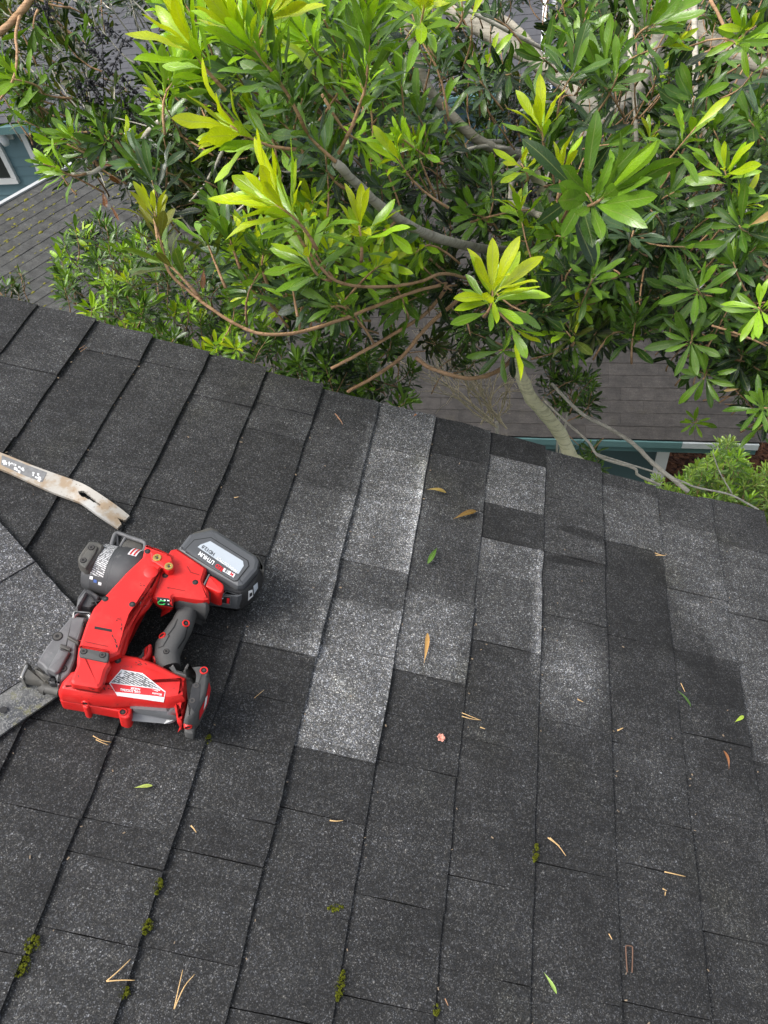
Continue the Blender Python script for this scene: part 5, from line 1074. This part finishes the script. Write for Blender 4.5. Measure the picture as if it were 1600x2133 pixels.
B4 = bush('bright_shrub', 'bright yellow green bushy shrub beside the bark mulch at the right', 'shrub', (g[0], g[1], GZ)); ctr = at(1520, 1100, 6.0)
SH4 = [(1420, 985), (1450, 965), (1485, 950), (1500, 915), (1530, 920), (1560, 975), (1620, 970), (1640, 1100), (1440, 1080), (1410, 1030)]
PB = pal((.06, .12, .02), (.14, .24, .03), (.26, .36, .05))
fill(SH4, 150, 5.4, 6.2, .10, (PB, PB, pal(MG, LG, YG)), seed=27, plant=B4, up=1.1, L=(.15, .3)); fill(SH4, 100, 6.0, 6.8, .10, (P_MID, PB), seed=28, plant=B4, up=1.1, L=(.15, .3)); fill([(1350, 990), (1400, 1000), (1400, 1040), (1350, 1030)], 10, 5.6, 6.0, .1, (PB,), seed=30, plant=B4, up=1.1)
stems(B4, [at(1460, 1000, 5.9), at(1500, 950, 5.9), at(1560, 990, 5.9), at(1600, 1010, 5.9)]); B4.finish(120, None)
# leafless twiggy shrub in the gap, centre
g = at(1010, 900, 3.8)
tw_o = empty('bare_shrub', (g[0], g[1] + .2, GZ), 'leafless pale twiggy shrub in the gap left of the trunk', 'shrub')
def twig_rec(mb, p, d, L, r, dep, rr):
    q = p + d * L; mid = p + d * L * .5 + np.array([rr.gauss(0, 1) for _ in range(3)]) * L * .06
    mb.tube([p, mid, q], [r, r * .85, r * .7], 5, cap=False)
    if dep == 0: return
    for k in range(rr.choice([2, 2, 3])):
        nd = d + np.array([rr.gauss(0, .42) for _ in range(3)]); nd[2] += .12; nd /= np.linalg.norm(nd); twig_rec(mb, q if k else mid, nd, L * rr.uniform(.6, .85), r * .66, dep - 1, rr)
rr = random.Random(12); mb = MB()
root = at(1035, 880, 3.6)
mb.tube(smooth_path([ORG[tw_o.name], (ORG[tw_o.name] + root) / 2 + np.array([.05, .05, 0]), root], 4), np.linspace(.02, .010, 9), 7); mb.build('stem', M['greytwig'], tw_o, smooth=180)
for (x, y, ln) in ((870, 760, 5), (900, 740, 5), (960, 760, 4), (1000, 770, 4), (1060, 790, 4), (930, 800, 4), (1010, 830, 4), (1050, 760, 4), (850, 740, 4), (1070, 830, 4), (980, 740, 4)):
    b0 = root + RNG.normal(size=3) * .04; d = at(x, y, 3.5) - b0; Ld = np.linalg.norm(d); mb = MB(); twig_rec(mb, b0, d / Ld, Ld * .5, .0050, 4, rr); mb.build('branch', M['dry_twig'], tw_o, smooth=180)

# ------------------------------------------------------------------ litter on our roof
def roof_leaf(a, b, col, label, curl, width=1.0, name='fallen_leaf', group='leaves fallen on the roof'):
    sa, ta = st(*a, .006); sb, tb_ = st(*b, .006); A = W(sa, ta, .003); Bv = W(sb, tb_, .004); d = Bv - A; ln = np.linalg.norm(d); d /= ln; x = np.cross(d, BN)
    V0, F0, UV = leaf_template(0, .3, .2, width); V = []
    for v in V0:
        V.append(A + x * v[0] * ln * 1.0 + d * v[1] * ln + BN * (abs(v[0]) * ln * .5 + curl * ln * math.sin(v[1] * math.pi) * .35 + .0012))
    o = mesh(name, V, F0, M['leaf'], smooth=180, uv=UV); o.color = (*col, 1)
    ca = o.data.color_attributes.new('Col', 'FLOAT_COLOR', 'POINT')
    for d_ in ca.data: d_.color = (1, 1, 1, 1)
    return tag(o, label, 'leaf', group)
roof_leaf((890, 1018), (930, 1026), (.30, .20, .05), 'tan and green curled leaf on the dark shingle near the roof edge', .3)
roof_leaf((945, 1080), (993, 1064), (.20, .11, .025), 'brown flat leaf on the dark shingle left of the checkered pale pieces', .2, .95)
roof_leaf((911, 1140), (891, 1174), (.08, .17, .02), 'dark green leaf on the shingle below the brown leaf', .3)
roof_leaf((884, 1380), (891, 1318), (.55, .30, .10), 'long orange brown leaf standing on the pale shingle tip', .25, .65)
roof_leaf((1410, 1436), (1440, 1472), (.05, .11, .02), 'dark green leaf on the lower right shingles', .3, .7)
roof_leaf((1532, 1503), (1550, 1491), (.42, .55, .06), 'small bright yellow green leaf at the right side', .1, 1.2)
roof_leaf((1520, 1602), (1508, 1563), (.35, .13, .05), 'reddish brown curled leaf at the right side', .4, .8)
roof_leaf((1134, 2025), (1160, 2070), (.36, .52, .12), 'pale green leaf near the bottom edge right of centre', .2, .85)
roof_leaf((280, 1640), (318, 1636), (.42, .50, .10), 'pale yellow green leaf below the red tool', .2, .95)
roof_leaf((862, 866), (868, 862), (.35, .14, .06), 'tiny reddish flake on the pale shingle at the roof edge', .2, 2.0)
M['needle'] = plain('dry_needle', (.55, .36, .16), .6, var=.2, scale=80); M['needle_dark'] = plain('dark_needle', (.30, .16, .08), .6, var=.2, scale=80)
def needle(paths, label, mat='needle', r=.0009, name='pine_needle', cat='pine needle', group='dry needles on the roof'):
    mb = MB()
    for P in paths: 
        Q = smooth_path([W(*st(x, y, .004), .0045 + .0012 * math.sin(i * 1.7)) for i, (x, y) in enumerate(P)], 4); mb.tube(Q, np.linspace(r * .8, r * .45, len(Q)), 5)
    return tag(mb.build(name, M[mat], smooth=180), label, cat, group)
needle([[(222, 2044), (248, 2022), (272, 1998)], [(222, 2044), (252, 2042), (281, 2042)]], 'pair of tan pine needles spread in a V at the bottom left', r=.0011)
needle([[(363, 2102), (372, 2060), (381, 2020)], [(363, 2102), (384, 2056), (406, 2029)]], 'pair of tan pine needles in a narrow V right of the moss at the bottom', r=.0011)
needle([[(962, 1485), (980, 1493), (1000, 1500)], [(962, 1492), (980, 1498), (1002, 1500)]], 'tan forked needle below the pale shingles')
needle([[(1141, 1745), (1162, 1762), (1179, 1783)], [(1145, 1745), (1165, 1763)]], 'curved tan needle beside the small moss tuft', r=.0011)
needle([[(194, 1533), (212, 1543), (232, 1546)], [(200, 1541), (214, 1548), (226, 1552)]], 'tan needle pair just below the red tool nose')
needle([[(1384, 1816), (1404, 1821), (1428, 1826)]], 'straight tan needle lying in a dark seam at the right', r=.0012)
needle([[(687, 1709), (700, 1711), (715, 1709)]], 'short tan needle fragment in the lower centre', r=.0012)
needle([[(398, 1720), (404, 1727), (409, 1734)]], 'short tan splinter below the tool and right of the yellow leaf', r=.0014)
needle([[(1364, 1152), (1376, 1157), (1386, 1157)], [(1366, 1157), (1386, 1158)]], 'small tan needles at the corner of the grey shingle, upper right')
needle([[(1418, 1423), (1426, 1442)]], 'short tan needle above the dark green leaf at the right')
needle([[(1268, 1945), (1274, 1957)]], 'short pale splinter left of the wire staple', r=.0011)
needle([[(1203, 1457), (1214, 1463)]], 'tiny tan splinter on the pale stained shingle', r=.0011)
needle([[(165, 728), (178, 720)], [(168, 733), (182, 724)]], 'orange dry needles near the roof edge at the left', 'needle_dark', r=.0008)
needle([[(698, 862), (706, 872), (714, 884)], [(703, 869), (712, 880)]], 'reddish dry twig on the grey shingle near the roof edge', 'needle_dark', r=.0013)
needle([[(1000, 1515), (1010, 1519)]], 'tiny tan splinter beside the forked needle', r=.0012)
needle([[(488, 1037), (497, 1036)]], 'tiny white splinter above the battery', r=.0011)
needle([[(1380, 1851), (1388, 1856)], [(1386, 1858), (1384, 1866)]], 'small tan twig bits below the long dark seam', r=.0011)
needle([[(927, 2080), (933, 2095)]], 'short brown splinter near the bottom centre', 'needle_dark', r=.0011)
needle([[(1286, 1522), (1297, 1517)]], 'pale crumpled scrap on the right centre shingles', r=.0016)
needle([[(530, 1454), (550, 1438)]], 'thin white thread right of the tool rear cap', 'needle', r=.0005)
# wire staple
mb = MB(); mb.tube(smooth_path([W(*st(x, y, .004), .005) for x, y in ((1306, 2026), (1304, 1995), (1303, 1973), (1306, 1970), (1314, 1971), (1317, 1975), (1317, 2000), (1316, 2026))], 3), .0009, 6)
tag(mb.build('wire_staple', plain('rusty_wire', (.16, .09, .06), .6, .5), smooth=180), 'rusty wire staple lying on the shingles at the lower right', 'staple')
# pink bud scale
mb = MB(); c = W(*st(919, 1536, .008), .005)
for k in range(6):
    a = k * 1.05; d = BS * math.cos(a) + BT * math.sin(a); x = np.cross(d, BN); V = [c, c + d * .003 + x * .003 + BN * .003, c + d * .007 + x * .001 + BN * .002, c + d * .006 - x * .002 + BN * .004, c + d * .003 - x * .004 + BN * .001]; mb.add(V, [(0, 1, 2, 3, 4)])
tag(mb.build('dried_bud', plain('pink_bud', (.55, .24, .18), .8, var=.25, scale=200)), 'small pinkish dried bud on the dark shingle below the pale shingles', 'bud')
# moss in the joints: tufts of fine blades over a cushion
t = NT('roof_moss'); p = t.pos(); n1 = t.noise(p, 420, 4, .7); M['roof_moss'] = t.done(t.bsdf(t.mix(n1, (.035, .042, .005), (.13, .14, .012)), .95, .1))
def moss(a, b, wd, label, dens=1.0):
    A = np.array(st(*a)); Bq = np.array(st(*b)); r = random.Random(int(a[0] * 7 + a[1])); mb = MB(); L = np.linalg.norm(Bq - A); d = (Bq - A) / L; x = np.array([-d[1], d[0]])
    for k in range(int(70 * L / .04 * dens)):
        f = r.random(); w_ = wd * math.sin(math.pi * min(.95, max(.05, f))) ** .6; q = A + d * L * f + x * r.uniform(-1, 1) * w_ * .75; h = r.uniform(.0010, .0022)
        mb.add([W(q[0] + v[0] * h * 1.1, q[1] + v[1] * h * 1.1, -.002 + v[2] * h * .8 + .001) for v in ico], icf)
    for k in range(int(260 * L / .04 * dens)):
        f = r.random(); w_ = wd * math.sin(math.pi * min(.95, max(.05, f))) ** .6; q = A + d * L * f + x * r.uniform(-1.1, 1.1) * w_; th = r.uniform(0, 6.28); l_ = r.uniform(.0012, .003)
        c = W(q[0], q[1], .0005); e = W(math.cos(th) * .0007, math.sin(th) * .0007, 0); tip = c + BN * l_ + (BS * r.uniform(-1, 1) + BT * r.uniform(-1, 1)) * l_ * .7
        mb.add([c - e, c + e, tip], [(0, 1, 2)])
    return tag(mb.build('moss_tuft', M['roof_moss'], smooth=180), label, 'moss', 'moss tufts in the roof joints')
moss((76, 1948), (58, 1985), .011, 'larger bright moss tuft in the joint at the bottom left, upper of two')
moss((58, 1992), (33, 2034), .011, 'larger bright moss tuft in the joint at the bottom left, lower of two')
moss((335, 1828), (326, 1862), .006, 'thin moss tuft along the joint below the strong dark seam', .8)
moss((314, 1915), (300, 1945), .007, 'moss tuft in the joint above the V of needles', .9)
moss((264, 2055), (252, 2080), .008, 'moss tuft in the joint right under the V of needles', .9)
moss((716, 2022), (702, 2085), .006, 'long narrow moss tuft near the bottom centre', .8)
moss((1118, 1757), (1114, 1795), .005, 'small dark moss tuft left of the curved needle', .7)
moss((684, 1892), (716, 1890), .005, 'flat dull moss smear across a shingle in the lower centre', .5)
moss((911, 2090), (908, 2115), .005, 'small moss tuft at the bottom edge in the middle', .6)
moss((437, 1530), (432, 1548), .005, 'dark moss tuft below the tool rear cap', .5)

# grit: crumbs of granule, bark and bud scale gathered along the joints
mb = MB(); r = random.Random(77)
for k in range(210):
    if r.random() < .6:
        i = r.randint(-1, 11); s_ = S0 + i * EXPO + abs(r.gauss(0, .004)) + .002
    else: s_ = r.uniform(-.7, .9)
    t_ = r.uniform(-.05, 1.1); l_ = r.uniform(.0006, .0020); th = r.uniform(0, 6.28); d1 = (BS * math.cos(th) + BT * math.sin(th)) * l_; d2 = (BT * math.cos(th) - BS * math.sin(th)) * l_ * r.uniform(.25, .6)
    mb.box(W(s_, t_, .0002), d1, d2, BN * .0006)
tag(mb.build('roof_grit', plain('grit', (.20, .15, .10), .9, var=.6, scale=60)), 'fine tan crumbs of bark and granules scattered over the shingles', 'grit', kind='stuff')
